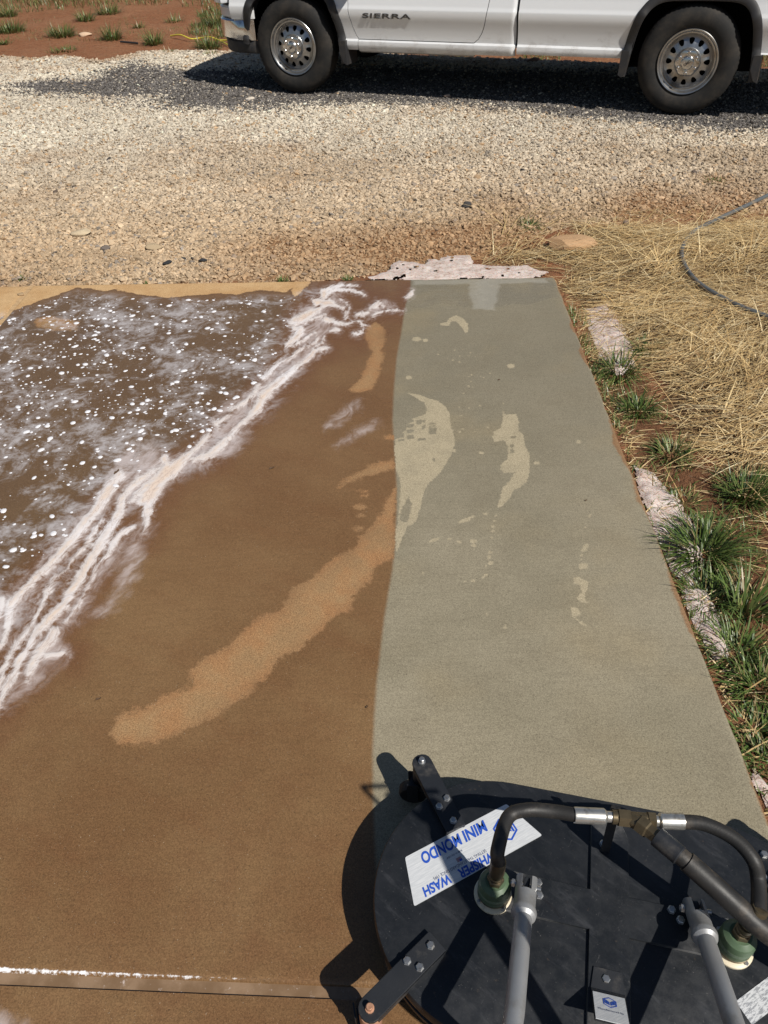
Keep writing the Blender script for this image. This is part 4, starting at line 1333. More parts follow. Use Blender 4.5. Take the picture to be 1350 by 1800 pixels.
# ------------------------------------------------------------------ twin-swivel surface cleaner in the foreground
CL_LOC, CL_YAW = np.array([0.409, 0.577]), R(-14.3)
cax = np.array([math.cos(CL_YAW), math.sin(CL_YAW)])
cay = np.array([-math.sin(CL_YAW), math.cos(CL_YAW)])
def lc(x, y, z):
    """measured place -> the machine's own frame"""
    p = at(x, y, z)
    q = np.array([p.x, p.y]) - CL_LOC
    return Vector((q @ cax, q @ cay, z))


def wl(p):
    """world -> the machine's own frame"""
    q = np.array([p[0], p[1]]) - CL_LOC
    return Vector((q @ cax, q @ cay, p[2]))


t = NT('scuffed_black_deck')
n1, n2 = t.noise(5, 5, 0.65), t.noise(38, 5, 0.7)
c = t.mix(t.rng(n1, 0.35, 0.7), (0.012, 0.014, 0.017), (0.024, 0.026, 0.030))
sc = t.noise(26, 4, 0.7, vec=t.mapped((0.25, 2.2, 1), (0, 0, 0.7)))
c = t.mix(t.rng(sc, 0.60, 0.74, 0, 0.55), c, (0.010, 0.010, 0.012))
c = t.mix(t.rng(t.noise(210, 3, 0.75), 0.66, 0.74, 0, 0.7), c, (0.16, 0.15, 0.14))
c = t.mix(t.rng(t.noise(60, 5, 0.8, vec=t.mapped((0.5, 3, 1), (0, 0, 1.9))), 0.64, 0.72, 0, 0.5), c, (0.10, 0.10, 0.10))
c = t.mix(t.rng(t.noise(3.2, 5, 0.7), 0.55, 0.8, 0, 0.4), c, (0.042, 0.041, 0.040))
c = t.mix(t.rng(t.noise(14, 6, 0.75, vec=t.mapped((0.6, 2.4, 1), (0, 0, 0.5))), 0.52, 0.72, 0, 0.6), c, (0.052, 0.054, 0.060))
c = t.mix(t.rng(t.noise(48, 4, 0.7), 0.66, 0.74, 0, 0.45), c, (0.11, 0.08, 0.055))
geo = t.t.nodes.new('ShaderNodeNewGeometry')
wear = t.rng(t.math('ADD', geo.outputs['Pointiness'], t.math('MULTIPLY', t.math('SUBTRACT', n2, 0.5), 0.05)), 0.56, 0.62)
c = t.mix(t.math('MULTIPLY', wear, 0.6), c, (0.30, 0.29, 0.28))
t.set(Base_Color=c, Roughness=t.rng(n2, 0.3, 0.7, 0.30, 0.55), Specular_IOR_Level=0.4)
t.bump(t.noise(420, 3), 0.12, 0.001)
M_DECK = t.m
M_BLKM = plain('black_steel', (0.016, 0.018, 0.022), 0.48, var=0.35, nscale=20, dirt=(0.07, 0.065, 0.06), dscale=22, bump=0.08, bscale=300)
M_SKIRT = plain('rubber_skirt', (0.012, 0.012, 0.013), 0.75, var=0.3, dirt=(0.07, 0.055, 0.04))
M_HOSE = plain('hose_rubber', (0.020, 0.019, 0.018), 0.55, var=0.3, nscale=22, dirt=(0.085, 0.07, 0.055), dscale=20, bump=0.15, bscale=260)
M_ZINC = plain('zinc_bolt', (0.55, 0.55, 0.54), 0.32, 0.9, var=0.12, nscale=120, dirt=(0.35, 0.31, 0.26), dscale=60)
M_CRIMP = plain('steel_crimp', (0.62, 0.61, 0.57), 0.34, 0.85, var=0.12, nscale=60, dirt=(0.28, 0.24, 0.19), dscale=40)
M_BRASS = plain('dull_brass', (0.16, 0.125, 0.075), 0.42, 0.7, var=0.3, nscale=60, dirt=(0.05, 0.04, 0.03), dscale=40)
M_ALU = plain('cast_aluminium', (0.40, 0.405, 0.41), 0.48, 0.55, var=0.08, nscale=40, dirt=(0.30, 0.29, 0.275), dscale=14, bump=0.08, bscale=240)
M_GREEN = plain('green_enamel', (0.085, 0.135, 0.075), 0.42, var=0.12, nscale=40, dirt=(0.06, 0.075, 0.05), dscale=30)
M_CREAM = plain('cream_nylon', (0.72, 0.63, 0.46), 0.5, var=0.06, dirt=(0.50, 0.42, 0.29), dscale=40)
M_COPPER = plain('copper_bushing', (0.55, 0.30, 0.19), 0.5, 0.3, var=0.2, dirt=(0.30, 0.15, 0.09), dscale=60)
t = NT('brushed_plate')
br = t.noise(30, 4, 0.6, vec=t.mapped((1, 14, 1), (0, 0, R(-40))))
t.set(Base_Color=t.mix(t.rng(br, 0.35, 0.7), (0.60, 0.62, 0.64), (0.74, 0.75, 0.76)), Metallic=0.15, Roughness=0.45)
M_PLATE = t.m
M_BLUE = plain('blue_print', (0.020, 0.085, 0.46), 0.5, var=0.05)
M_INK = plain('dark_blue_ink', (0.04, 0.06, 0.14), 0.5, var=0.05)
t = NT('fine_print_label')
fp = t.noise(160, 3, 0.7, vec=t.mapped((0.6, 2.2, 1), (0, 0, R(-42))))
t.set(Base_Color=t.mix(t.rng(fp, 0.46, 0.56), (0.66, 0.67, 0.68), (0.32, 0.33, 0.35)), Metallic=0.1, Roughness=0.45)
M_FINE = t.m
M_FLAGR = plain('flag_red', (0.30, 0.08, 0.10), 0.5, var=0.05)

cleaner = tagged(empty('surface_cleaner', (CL_LOC[0], CL_LOC[1], 0), CL_YAW), 'black oval surface cleaner with twin green swivels, hoses and grey handle tubes', 'surface cleaner')
ZD = 0.132                                                    # top of the deck
def stadium(r_, hx, n=40):
    o = []
    for k in range(n + 1):
        a = -math.pi / 2 + math.pi * k / n
        o.append((hx + r_ * math.cos(a), r_ * math.sin(a)))
    for k in range(n + 1):
        a = math.pi / 2 + math.pi * k / n
        o.append((-hx + r_ * math.cos(a), r_ * math.sin(a)))
    return o


def ring_loft(levels):
    """levels: (radius, z); stacked stadium outlines."""
    m = MB()
    outs = [stadium(r_, .212) for r_, z in levels]
    n = len(outs[0])
    vs_ = [(x, y, levels[j][1]) for j, o in enumerate(outs) for x, y in o]
    fs = [(j * n + i, j * n + (i + 1) % n, (j + 1) * n + (i + 1) % n, (j + 1) * n + i) for j in range(len(levels) - 1) for i in range(n)]
    fs += [tuple((len(levels) - 1) * n + i for i in range(n)), tuple(range(n))[::-1]]
    return m.add(vs_, fs)


deck = ring_loft([(.232, .100), (.250, .098), (.2535, .101), (.2535, .124), (.251, .130), (.246, ZD)]).build('deck', M_DECK, cleaner, 35)
ring_loft([(.240, .020), (.243, .0205), (.243, .099), (.236, .1005)]).build('skirt', M_SKIRT, cleaner, 35)
ring_loft([(.246, .046), (.249, .047), (.249, .060), (.246, .061)]).build('skirt_band', M_BLKM, cleaner, 35)
# raised cross on the deck
cw, ch, cy0 = .038, .038, .012
cross = [(-cw, .215), (-cw, cy0 + ch), (-.225, cy0 + ch + .004), (-.225, cy0 - ch), (-cw, cy0 - ch), (-cw, -.235), (cw, -.235), (cw, cy0 - ch), (.225, cy0 - ch), (.225, cy0 + ch), (cw, cy0 + ch), (cw, .17), (cw - .02, .215)]
MB().prism(cross, ZD - .002, ZD + .0075, .0015).build('raised_cross', M_DECK, deck)
CT = ZD + .0075


def bolt(p, parent, r_=.0075, h=.006, tilt=None):
    m = MB()
    m.lathe([(r_ * 1.15, 0), (r_ * 1.15, .0012), (r_ * .98, .0014), (r_, .002), (r_, h), (r_ * .8, h + .0012), (0, h + .0014)], p, tilt, 6)
    return m.build('bolt', M_ZINC, parent)


for px, py in ((1060, 1484), (948, 1574), (1065, 1722), (1196, 1618), (1180, 1600), (946, 1552), (1345, 1500), (1344, 1541)):
    p = lc(px, py, CT)
    on = abs(p.x) < cw and abs(p.y) < .22 or abs(p.y - cy0) < ch and abs(p.x) < .22
    bolt(Vector((p.x, p.y, CT if on else ZD)), deck)

# caster arms
def caster_arm(sx, sy):
    tip = Vector((sx * .418, sy * .250))
    inn = Vector((sx * .318, sy * .112))
    d = (inn - tip).normalized()
    nrm = Vector((-d.y, d.x))
    w = .0225
    o = []
    for k in range(9):
        a = math.pi / 2 + math.pi * k / 8
        o.append(tip + d * (math.cos(a) * w * .9) + nrm * (math.sin(a) * w))
    o += [inn - nrm * w, inn + nrm * w]
    m = MB().prism([(p.x, p.y) for p in o], ZD + .008, ZD + .016, .0012)
    m.box((*((tip * .25 + inn * .75) - nrm * 0), ZD + .004), (.075, .040, .010), Matrix.Rotation(math.atan2(d.y, d.x), 3, 'Z'))
    for s in (-1, 1):
        c_ = (tip + inn) / 2 + nrm * s * (w - .002)
        m.box((c_.x, c_.y, ZD + .005), ((inn - tip).length * .98, .004, .021), Matrix.Rotation(math.atan2(d.y, d.x), 3, 'Z'))
    arm = m.build('caster_arm', M_BLKM, cleaner)
    for f_, s in ((.90, 0.1), (.60, .55), (.66, -.5)):
        p = tip + (inn - tip) * f_ + nrm * s * w
        bolt(Vector((p.x, p.y, ZD + .016)), arm, .0072, .006)
    b = MB().lathe([(.0085, 0), (.0085, .004), (.0062, .0045), (.0062, .013), (.005, .014), (0, .014)], (tip.x, tip.y, ZD + .016), None, 12)
    b.build('spindle_nut', M_ZINC if sy > 0 else M_COPPER, arm, 30)
    m = MB().lathe([(.019, ZD - .006), (.021, ZD - .020), (.021, ZD - .050), (.017, ZD - .056)], (tip.x, tip.y, 0), None, 20)
    m.build('bushing', M_BLKM if sy > 0 else M_COPPER, arm, 40)
    # fork and wheel trailing outwards
    off = -nrm * .022 * (1 if sx * sy < 0 else -1)
    rot = Matrix.Rotation(math.atan2(d.y, d.x) + R(60), 3, 'Z')
    wc_ = Vector((tip.x + off.x, tip.y + off.y, .034))
    m = MB()
    for s in (-1, 1):
        q = rot @ Vector((0, s * .017, .012))
        m.box(wc_ + q + Vector((0, 0, .010)), (.026, .003, .072), rot)
    m.box((tip.x + off.x * .5, tip.y + off.y * .5, ZD - .058), (.034, .038, .006), rot)
    m.build('caster_fork', M_BLKM, arm)
    mw = rot @ Matrix.Rotation(R(90), 3, 'X')
    m = MB().lathe([(.010, -.013), (.030, -.013), (.0335, -.008), (.0335, .008), (.030, .013), (.010, .013)], wc_, mw, 28)
    m.build('caster_wheel', M_SKIRT, arm, 40)


for sx in (-1, 1):
    for sy in (-1, 1):
        caster_arm(sx, sy)

# swivels
def swivel(x):
    c0 = Vector((x, 0, ZD))
    g = MB().lathe([(.030, .012), (.0315, .014), (.0320, .020), (.0320, .052), (.0290, .060), (.0215, .066), (.020, .067)], c0, None, 36).build('swivel', M_GREEN, cleaner, 30)
    MB().lathe([(.037, 0), (.0385, .0015), (.0385, .006), (.036, .008), (.0305, .009), (.0300, .0125)], c0, None, 36).build('flange', M_CREAM, g, 30)
    MB().lathe([(.0312, .0132), (.0322, .0138), (.0322, .0185), (.0312, .019)], c0, None, 36).build('seal_ring', M_BRASS, g, 30)
    for k in range(4):
        a = R(40 + 90 * k)
        bolt(c0 + Vector((.0335 * math.cos(a), .0335 * math.sin(a), .007)), g, .0042, .004)
    MB().lathe([(.0165, .066), (.0165, .078), (.0150, .0795), (.0125, .080)], c0, None, 6).build('hex_fitting', M_BRASS, g)
    MB().lathe([(.0125, .079), (.0130, .082), (.0130, .087), (.0115, .089), (.0115, .094), (.0140, .095), (.0140, .106), (.011, .107)], c0, None, 20).build('coupling_nut', M_BRASS, g, 30)
    # printed band
    MB().lathe([(.03225, .034), (.03228, .035), (.03228, .043), (.03225, .044)], c0, None, 36).build('rating_band', plain('pale_green_band', (0.16, 0.22, 0.15), .5, var=.5, nscale=220), g, 30)
    return c0 + Vector((0, 0, .106))


topL, topR = swivel(-.225), swivel(.225)


def hose_run(pts, rad, name='hose', mat=M_HOSE, n=12, parent=None):
    return MB().tube(spline(pts, n), rad, 16).build(name, mat, parent or cleaner, 60)


def along(a, b, prof_, name, mat, parent, n=20):
    """A turned piece whose axis runs from a to b; prof_: (radius, fraction)."""
    a, b = Vector(a), Vector(b)
    d = b - a
    q = d.to_track_quat('Z', 'Y').to_matrix()
    return MB().lathe([(r_, f_ * d.length) for r_, f_ in prof_], a, q, n).build(name, mat, parent, 30)


zT = .300
Tl, Tc, Tr = lc(1076, 1436, zT), lc(1108, 1440, zT), lc(1150, 1443, zT)
Cl, Cr = lc(1015, 1433, zT + .004), lc(1197, 1444, zT + .002)
hl = hose_run([topL + Vector((0, 0, .035)), topL + Vector((-.004, .012, .066)), lc(893, 1437, .296), lc(925, 1424, .300), lc(970, 1426, .297), Cl], .0135)
along(topL - Vector((0, 0, .002)), topL + Vector((0, .002, .042)), [(.0125, 0), (.0150, .04), (.0150, .9), (.0140, 1)], 'crimp_sleeve', M_BRASS, hl)
along(Cl - (Tl - Cl) * .1, Tl, [(.0150, 0), (.0155, .05), (.0155, .78), (.0135, .82), (.0105, .86), (.0105, 1.05)], 'crimp_sleeve', M_CRIMP, hl)
hr = hose_run([Cr, lc(1240, 1449, zT + .006), lc(1290, 1474, zT + .004), lc(1324, 1512, zT - .005), lc(1333, 1548, zT - .030), topR + Vector((.012, .014, .034))], .0135)
along(topR - Vector((0, 0, .002)), topR + Vector((.014, .016, .040)), [(.0125, 0), (.0150, .04), (.0150, .9), (.0140, 1)], 'crimp_sleeve', M_BRASS, hr)
along(Cr - (Tr - Cr) * .1, Tr, [(.0150, 0), (.0155, .05), (.0155, .78), (.0135, .82), (.0105, .86), (.0105, 1.05)], 'crimp_sleeve', M_CRIMP, hr)
m = MB()
m.tube([Tl, Tr], .0135, 14)
m.lathe([(.0175, -.011), (.0175, .011)], Tl * .72 + Tr * .28, (Tr - Tl).to_track_quat('Z', 'Y').to_matrix(), 6)
m.lathe([(.0170, -.007), (.0170, .007)], Tr * .93 + Tl * .07, (Tr - Tl).to_track_quat('Z', 'Y').to_matrix(), 6)
M1, M2 = lc(1130, 1450, zT + .006), lc(1166, 1480, zT + .010)
m.tube([Tc, M1], .0145, 14)
tee = m.build('tee_fitting', M_BRASS, cleaner, 30)
along(Tc * .3 + M1 * .7, M2, [(.0185, 0), (.0185, .35), (.0150, .4), (.0150, .75), (.0165, .8), (.0165, 1)], 'union_nut', M_BRASS, tee, 6)
main_pts = [M2, lc(1200, 1508, .306), lc(1250, 1552, .288), lc(1300, 1597, .268), lc(1350, 1640, .250), wl((.80, .40, .215)), wl((1.0, .22, .10)), wl((1.22, -.05, .0)), wl((1.6, -.5, -.025)), wl((2.1, -1.4, -.02))]
mh = hose_run(main_pts, .0165, 'supply_hose')
sl_pts = spline(main_pts, 12)[14:60]
MB().tube(sl_pts, .0195, 16).build('hose_sleeve', M_HOSE, mh, 60)
along(M2 - (M2 - M1) * .35, lc(1196, 1505, .309), [(.0160, 0), (.0190, .03), (.0190, .96), (.0170, 1)], 'crimp_sleeve', M_BLKM, mh)
# strap holding the tee to the deck
MB().box(lc(1072, 1462, .20), (.018, .003, .16), Matrix.Rotation(R(-12), 3, 'X')).build('hose_bracket', M_BLKM, cleaner)

# handle tubes with forked ends; both rise towards the operator and join one upright
join = wl((.486, .128, .412))
_p = at(690, 1400, 0.0)
over0 = wl((_p.x - SHX * 1.14, _p.y - SHY * 1.14, 1.14))
for side, B, Cc in ((0, wl((.231, .557, .223)), wl((.184, .393, .291))), (1, wl((.559, .515, .201)), wl((.530, .360, .285)))):
    d = (Cc - B).normalized()
    r0, LF = .0205, .092
    A = B - d * LF
    q = d.to_track_quat('Z', 'Y').to_matrix()
    cheek = MB()
    sidev = Vector((d.y, -d.x, 0)).normalized()
    upv = sidev.cross(d)
    for s in (-1, 1):
        prof_ = []
        for k in range(9):
            a = math.radians(-64 + 128 * k / 8)
            prof_.append((s * math.cos(a) * r0, math.sin(a) * r0))
        n9 = len(prof_)
        vs_ = []
        for f_ in (0.0, 1.0):
            for u, v in prof_:
                vs_.append(A + d * (.046 * f_ + (.012 * (abs(v) / r0) ** 2 if f_ == 0 else 0)) + sidev * u + upv * v)
        fs = [(k, k + 1, n9 + k + 1, n9 + k) for k in range(n9 - 1)] + [tuple(range(n9)), tuple(range(n9, 2 * n9))[::-1], (0, n9, 2 * n9 - 1, n9 - 1)]
        cheek.add(vs_, fs)
    cheek.lathe([(r0, .043), (r0, .074), (.0232, .080), (.0240, .086), (.0222, .093), (.0160, .099)], A, q, 24)
    cheek.build('handle_fork', M_ALU, cleaner, 30)
    pv = A + d * .020
    MB().box((pv.x, pv.y, (pv.z + ZD) / 2), (.012, .030, pv.z - ZD + .016), Matrix.Rotation(math.atan2(d.y, d.x) + R(90), 3, 'Z'), .003).build('pivot_lug', M_BLKM, cleaner)
    pb_ = MB().tube([pv - sidev * .028, pv + sidev * .030], .0045, 10)
    pb_.lathe([(.008, 0), (.008, .006)], pv + sidev * .022, sidev.to_track_quat('Z', 'Y').to_matrix(), 6)
    pb_.build('pivot_bolt', M_ZINC, cleaner)
    if side == 0:
        run = [B, (B + Cc) / 2, Cc, Cc + d * .05, Cc + d * .10 + Vector((.02, 0, .006)), (Cc + d * .16) * .55 + join * .45, join]
    else:
        run = [B, (B + Cc) / 2, Cc, Cc + (join - Cc) * .7, join, join + Vector((.012, -.004, .07)), wl((.54, .120, .65)), wl((.60, .13, .95)), over0]
    MB().tube(spline(run, 10), .0165, 20).build('handle_tube', M_ALU, cleaner, 60)
zg = 1.14
def over(px, py):
    p = at(px, py, 0.0)
    return wl((p.x - SHX * zg, p.y - SHY * zg, zg))
ga, gb, gc = over(636, 1383), over(700, 1381), over(682, 1428)
MB().tube(spline([gb, ga + (gb - ga) * .12, ga + (gc - ga) * .12, gc], 8), .0055, 10).build('handle_loop', M_BLKM, cleaner, 60)
MB().tube([gc, gb + (gc - gb) * .3], .013, 12).build('handle_grip', M_BLKM, cleaner, 60)

# bent bracket with a small plate at the operator's side
bk = lc(1068, 1722, CT)
bx_, by_ = bk.x, bk.y
wB = .030
m = MB()
sl = R(38)
y1 = by_ - .020
L_ = .085
pts = [(by_ + .016, CT), (y1, CT), (y1 - L_ * math.cos(sl), CT + L_ * math.sin(sl))]
for i, (yy, zz) in enumerate(pts):
    pass
vs_ = []
for (yy, zz) in pts:
    w_ = wB * (.85 if yy > by_ else 1)
    vs_ += [(bx_ - w_, yy, zz + .001), (bx_ + w_, yy, zz + .001)]
for (yy, zz) in pts:
    w_ = wB * (.85 if yy > by_ else 1)
    vs_ += [(bx_ - w_, yy, zz + .0035), (bx_ + w_, yy, zz + .0035)]
m.add(vs_, [(0, 1, 3, 2), (2, 3, 5, 4), (6, 8, 9, 7), (8, 10, 11, 9), (0, 2, 8, 6), (2, 4, 10, 8), (1, 7, 9, 3), (3, 9, 11, 5), (4, 5, 11, 10), (0, 6, 7, 1)])
brk = m.build('label_bracket', M_BLKM, cleaner)


def flat_text(body, size, parent, mat, org, e1, e2, width=None, height=None, bold=0.02, name='lettering', center=False, lift=.0005, shear=0.0):
    """Printed words laid on a plane: org + e1 u + e2 v, fitted to width x height."""
    tc = bpy.data.curves.new(name, 'FONT')
    tc.body = body; tc.size = 1.0; tc.offset = bold
    te = bpy.data.objects.new(name, tc); col.objects.link(te)
    dg = bpy.context.evaluated_depsgraph_get()
    me = bpy.data.meshes.new_from_object(te.evaluated_get(dg))
    bpy.data.objects.remove(te)
    P = np.array([v.co[:] for v in me.vertices])
    lo, hi = P.min(0), P.max(0)
    w, h = hi[0] - lo[0], hi[1] - lo[1]
    sx_ = width / w if width else size
    sy_ = height / h if height else sx_
    nrm = Vector(e1).cross(Vector(e2)).normalized()
    for v, p in zip(me.vertices, P):
        u, q = (p[0] - lo[0]) * sx_, (p[1] - lo[1]) * sy_
        if center: u -= w * sx_ / 2; q -= h * sy_ / 2
        v.co = Vector(org) + Vector(e1) * (u + shear * q) + Vector(e2) * q + nrm * lift
    me.materials.append(mat)
    o = bpy.data.objects.new(name, me); col.objects.link(o); o.parent = parent
    return o


def hex_logo(parent, org, e1, e2, r_, mat, back):
    nrm = Vector(e1).cross(Vector(e2)).normalized()
    P = lambda u, v, k=.0005: tuple(Vector(org) + Vector(e1) * u + Vector(e2) * v + nrm * k)
    m = MB()
    ang = [math.pi / 2 + math.pi / 3 * k for k in range(6)]
    vs_ = [P(r_ * math.cos(a), r_ * math.sin(a)) for a in ang] + [P(r_ * .84 * math.cos(a), r_ * .84 * math.sin(a)) for a in ang]
    m.add(vs_, [(k, (k + 1) % 6, 6 + (k + 1) % 6, 6 + k) for k in range(6)])
    for s in (-1, 1):   # the twin winged stroke inside
        for a in ([(s * .06, -.58), (s * .06, .10), (s * .20, .22), (s * .20, -.50)],
                  [(s * .26, -.46), (s * .26, .28), (s * .40, .40), (s * .40, -.40)],
                  [(s * .46, -.36), (s * .46, .45), (s * .64, .45), (s * .64, -.28)]):
            m.add([P(x * r_, y * r_) for x, y in a], [(0, 1, 2, 3)])
    m.build('emblem', mat, parent)


# name plate: a trapezium on the deck
zp = ZD + .0012
C0, C1, C2, C3 = (lc(x, y, zp) for x, y in ((728, 1593), (712, 1507), (890, 1413), (953, 1468)))
def rounded(poly, r_=.004, n=4):
    o = []
    k = len(poly)
    for i in range(k):
        p, a, b = Vector(poly[i]), Vector(poly[i - 1]), Vector(poly[(i + 1) % k])
        u, v = (a - p).normalized(), (b - p).normalized()
        for j in range(n + 1):
            f_ = j / n
            o.append(p + u * r_ * (1 - f_) ** 2 + v * r_ * f_ ** 2)
    return o
plate = MB().prism([(p.x, p.y) for p in rounded([C0, C3, C2, C1])], ZD + .0002, zp).build('name_plate', M_PLATE, cleaner)
e1 = (C1 - C2).normalized(); e1.z = 0
e2 = Vector((-e1.y, e1.x, 0))
def zn(x, y):
    """zoomed reading of the plate -> (u, v) in its own text frame"""
    p = lc(690 + x / 4.821, 1400 + y / 4.821, zp) - C2
    return p.dot(e1), p.dot(e2)


def plate_text(body, a, b, h, mat, bold=.03, shear=0.0, slit=False):
    (u0, v0), (u1, v1) = zn(*a), zn(*b)
    vm = (v0 + v1) / 2
    org = C2 + e1 * min(u0, u1) + e2 * (vm - h / 2)
    o = flat_text(body, 1, plate, mat, org, e1, e2, abs(u1 - u0), h, bold, shear=shear)
    if slit:
        m = MB()
        a_, b_ = org + e2 * h * .40, org + e1 * abs(u1 - u0) + e2 * h * .40
        n_ = Vector((0, 0, .001))
        q = e2 * h * .05
        m.add([a_ + n_, b_ + n_, b_ + q + n_, a_ + q + n_], [(0, 1, 2, 3)])
        m.build('lettering_slit', M_PLATE, plate)


hl_ = .0250
plate_text('MINI', (797, 245), (608, 335), hl_, M_BLUE, .035, .15)
plate_text('MONDO', (580, 352), (255, 530), hl_, M_BLUE, .035, .15)
plate_text('WHISPER', (890, 495), (560, 650), hl_ * .80, M_BLUE, .035, .15)
plate_text('WASH', (500, 690), (268, 808), hl_ * .80, M_BLUE, .035, .15)
plate_text('SETTING THE STANDARD SINCE 1995', (795, 462), (345, 695), .0062, M_INK, .0)
plate_text('Built in the USA', (592, 463), (455, 523), .0042, M_INK, .0)
u, v = zn(565, 535)
m = MB()
for k in range(5):
    o0 = C2 + e1 * (u - .006) + e2 * (v - .0045 + k * .0018) + Vector((0, 0, .0006))
    m.add([o0, o0 + e1 * .012, o0 + e1 * .012 + e2 * .001, o0 + e2 * .001], [(0, 1, 2, 3)])
m.build('flag_print', M_FLAGR, plate)
m = MB()
o0 = C2 + e1 * (u - .006) + e2 * (v) + Vector((0, 0, .0009))
m.add([o0, o0 + e1 * .006, o0 + e1 * .006 + e2 * .0045, o0 + e2 * .0045], [(0, 1, 2, 3)])
m.build('flag_canton', M_BLUE, plate)
u, v = zn(955, 280)
hex_logo(plate, C2 + e1 * u + e2 * v, e1, e2, .0265, M_BLUE, M_PLATE)

# small plate on the bracket, and the fine-print label
fy, fz = math.cos(sl), math.sin(sl)
bo = Vector((bx_, y1 - .012 * fy, CT + .012 * fz + .0037))
dn_ = Vector((0, -fy, fz))
rt = Vector((1, 0, 0))
nn_ = rt.cross(-dn_).normalized()
pl = [bo - rt * .028, bo + rt * .028, bo + rt * .028 + dn_ * .070, bo - rt * .028 + dn_ * .070]
m = MB().add([p + nn_ * .0004 for p in pl] + [p + nn_ * .0016 for p in pl], [(4, 5, 6, 7), (0, 1, 5, 4), (1, 2, 6, 5), (2, 3, 7, 6), (3, 0, 4, 7), (3, 2, 1, 0)])
sp_ = m.build('maker_plate', M_PLATE, cleaner)
hex_logo(sp_, bo + dn_ * .022 + nn_ * .0017, rt, -dn_, .0135, M_BLUE, M_PLATE)
flat_text('Manufactured by', 1, sp_, M_INK, bo - rt * .022 + dn_ * .047 + nn_ * .0017, rt, -dn_, .044, .006, 0.0)
L0, L1, L2 = lc(1293, 1760, zp), lc(1352, 1716, zp), lc(1322, 1802, zp)
MB().prism([(p.x, p.y) for p in rounded([L0, L2, L2 + (L1 - L0) * 1.5, L0 + (L1 - L0) * 1.5], .003)], ZD + .0002, zp).build('warning_label', M_FINE, cleaner)

# ------------------------------------------------------------------ suds
t = NT('soap_foam')
n1 = t.noise(140, 4, 0.7)
t.set(Base_Color=t.mix(n1, (0.70, 0.69, 0.72), (0.84, 0.83, 0.85)), Roughness=0.55, Subsurface_Weight=0.15, Subsurface_Radius=(0.004, 0.004, 0.004))
M_FOAM = t.m
t = NT('pink_suds')
n1, n2 = t.noise(26, 6, 0.7), t.noise(180, 4, 0.7)
c = t.mix(t.rng(n1, 0.35, 0.68), (0.74, 0.645, 0.59), (0.62, 0.485, 0.425))
sw = t.noise(16, 5, 0.65, vec=t.mapped((1, 2.6, 1)), dist=1.2)
c = t.mix(t.rng(t.math('ABSOLUTE', t.math('SUBTRACT', sw, 0.5)), 0.0, 0.035, 0.7, 0), c, (0.34, 0.21, 0.15))
c = t.mix(t.rng(t.noise(34, 4, 0.7), 0.56, 0.66, 0, 0.75), c, (0.33, 0.20, 0.13))
c = t.mix(t.rng(n2, 0.58, 0.75, 0, 0.6), c, (0.42, 0.27, 0.20))
t.set(Base_Color=c, Roughness=0.6, Subsurface_Weight=0.1)
t.bump(t.math('ADD', n1, n2), 0.7, 0.006)
M_PINK = t.m


def foam_blobs():
    poly = gp(SUDS)
    V, F = [], []
    n = 8
    lv = [(1.0, 0.0), (0.88, .42), (0.5, .75)]
    placed = 0
    for k in range(16000):
        x, y = rng.uniform(-3.2, -0.2), rng.uniform(1.2, 3.95)
        dens = 0.25 + 0.75 * vnoise(np.array([x]), np.array([y]), 0.22, 61)[0]
        if rng.random() > dens: continue
        if not inside(np.array([x]), np.array([y]), poly)[0]: continue
        if placed > 2300: break
        r_ = min(0.0125, float(rng.lognormal(math.log(0.0041), 0.52)))
        if sdf_poly(np.array([x]), np.array([y]), gp(TAN), .05)[0] > -0.01: continue
        placed += 1
        st, an = rng.uniform(1.0, 1.5), rng.uniform(0, 6.28)
        o = len(V)
        for rr, zz in lv:
            for a in range(n):
                th = 6.2832 * a / n
                u, v = rr * r_ * st * math.cos(th) * rng.uniform(.85, 1.12), rr * r_ * math.sin(th) * rng.uniform(.85, 1.12)
                V.append((x + u * math.cos(an) - v * math.sin(an), y + u * math.sin(an) + v * math.cos(an), -0.001 + zz * r_ * 0.42))
        V.append((x, y, -0.001 + r_ * 0.40))
        for j in range(2):
            for a in range(n):
                F.append((o + j * n + a, o + j * n + (a + 1) % n, o + (j + 1) * n + (a + 1) % n, o + (j + 1) * n + a))
        for a in range(n): F.append((o + 2 * n + a, o + 2 * n + (a + 1) % n, o + 3 * n))
    m = MB(); m.v, m.f = V, F
    o = m.build('foam', M_FOAM, None, 70, normals=False)
    tagged(o, 'white soap bubbles scattered over the wet brown concrete', 'foam', kind='stuff')


foam_blobs()


def suds_patch(poly_px, z0, hgt, label, seed, step=0.007, zf=None, amp=0.03):
    poly = gp(poly_px, z0)
    lo, hi = poly.min(0) - .03, poly.max(0) + .03
    X, Y = np.meshgrid(np.arange(lo[0], hi[0], step), np.arange(lo[1], hi[1], step))
    e = sdf_poly(X.ravel(), Y.ravel(), poly, .2).reshape(X.shape) + amp * (fbm(X, Y, 0.06, seed, 4) - 0.47)
    Z = (zf(X, Y) if zf else z0) - 0.006 + hgt * np.clip((e + .01) / .04, 0, 1) ** .6 * (0.45 + 0.9 * fbm(X, Y, 0.05, seed + 5))
    V = np.stack([X, Y, Z], -1).reshape(-1, 3)
    idx = np.arange(X.size).reshape(X.shape)
    f = np.stack([idx[:-1, :-1], idx[:-1, 1:], idx[1:, 1:], idx[1:, :-1]], -1).reshape(-1, 4)
    hole = (fbm(X, Y, 0.035, seed + 21, 3) > 0.80) & (amp > .04)
    f = f[((e.ravel() > -0.006) & ~hole.ravel())[f].all(1)]
    m = MB(); m.v, m.f = [tuple(v) for v in V], [tuple(q) for q in f]
    o = m.build('soap_suds', M_PINK, None, 80, normals=False)
    tagged(o, label, 'suds', kind='stuff')
    return o


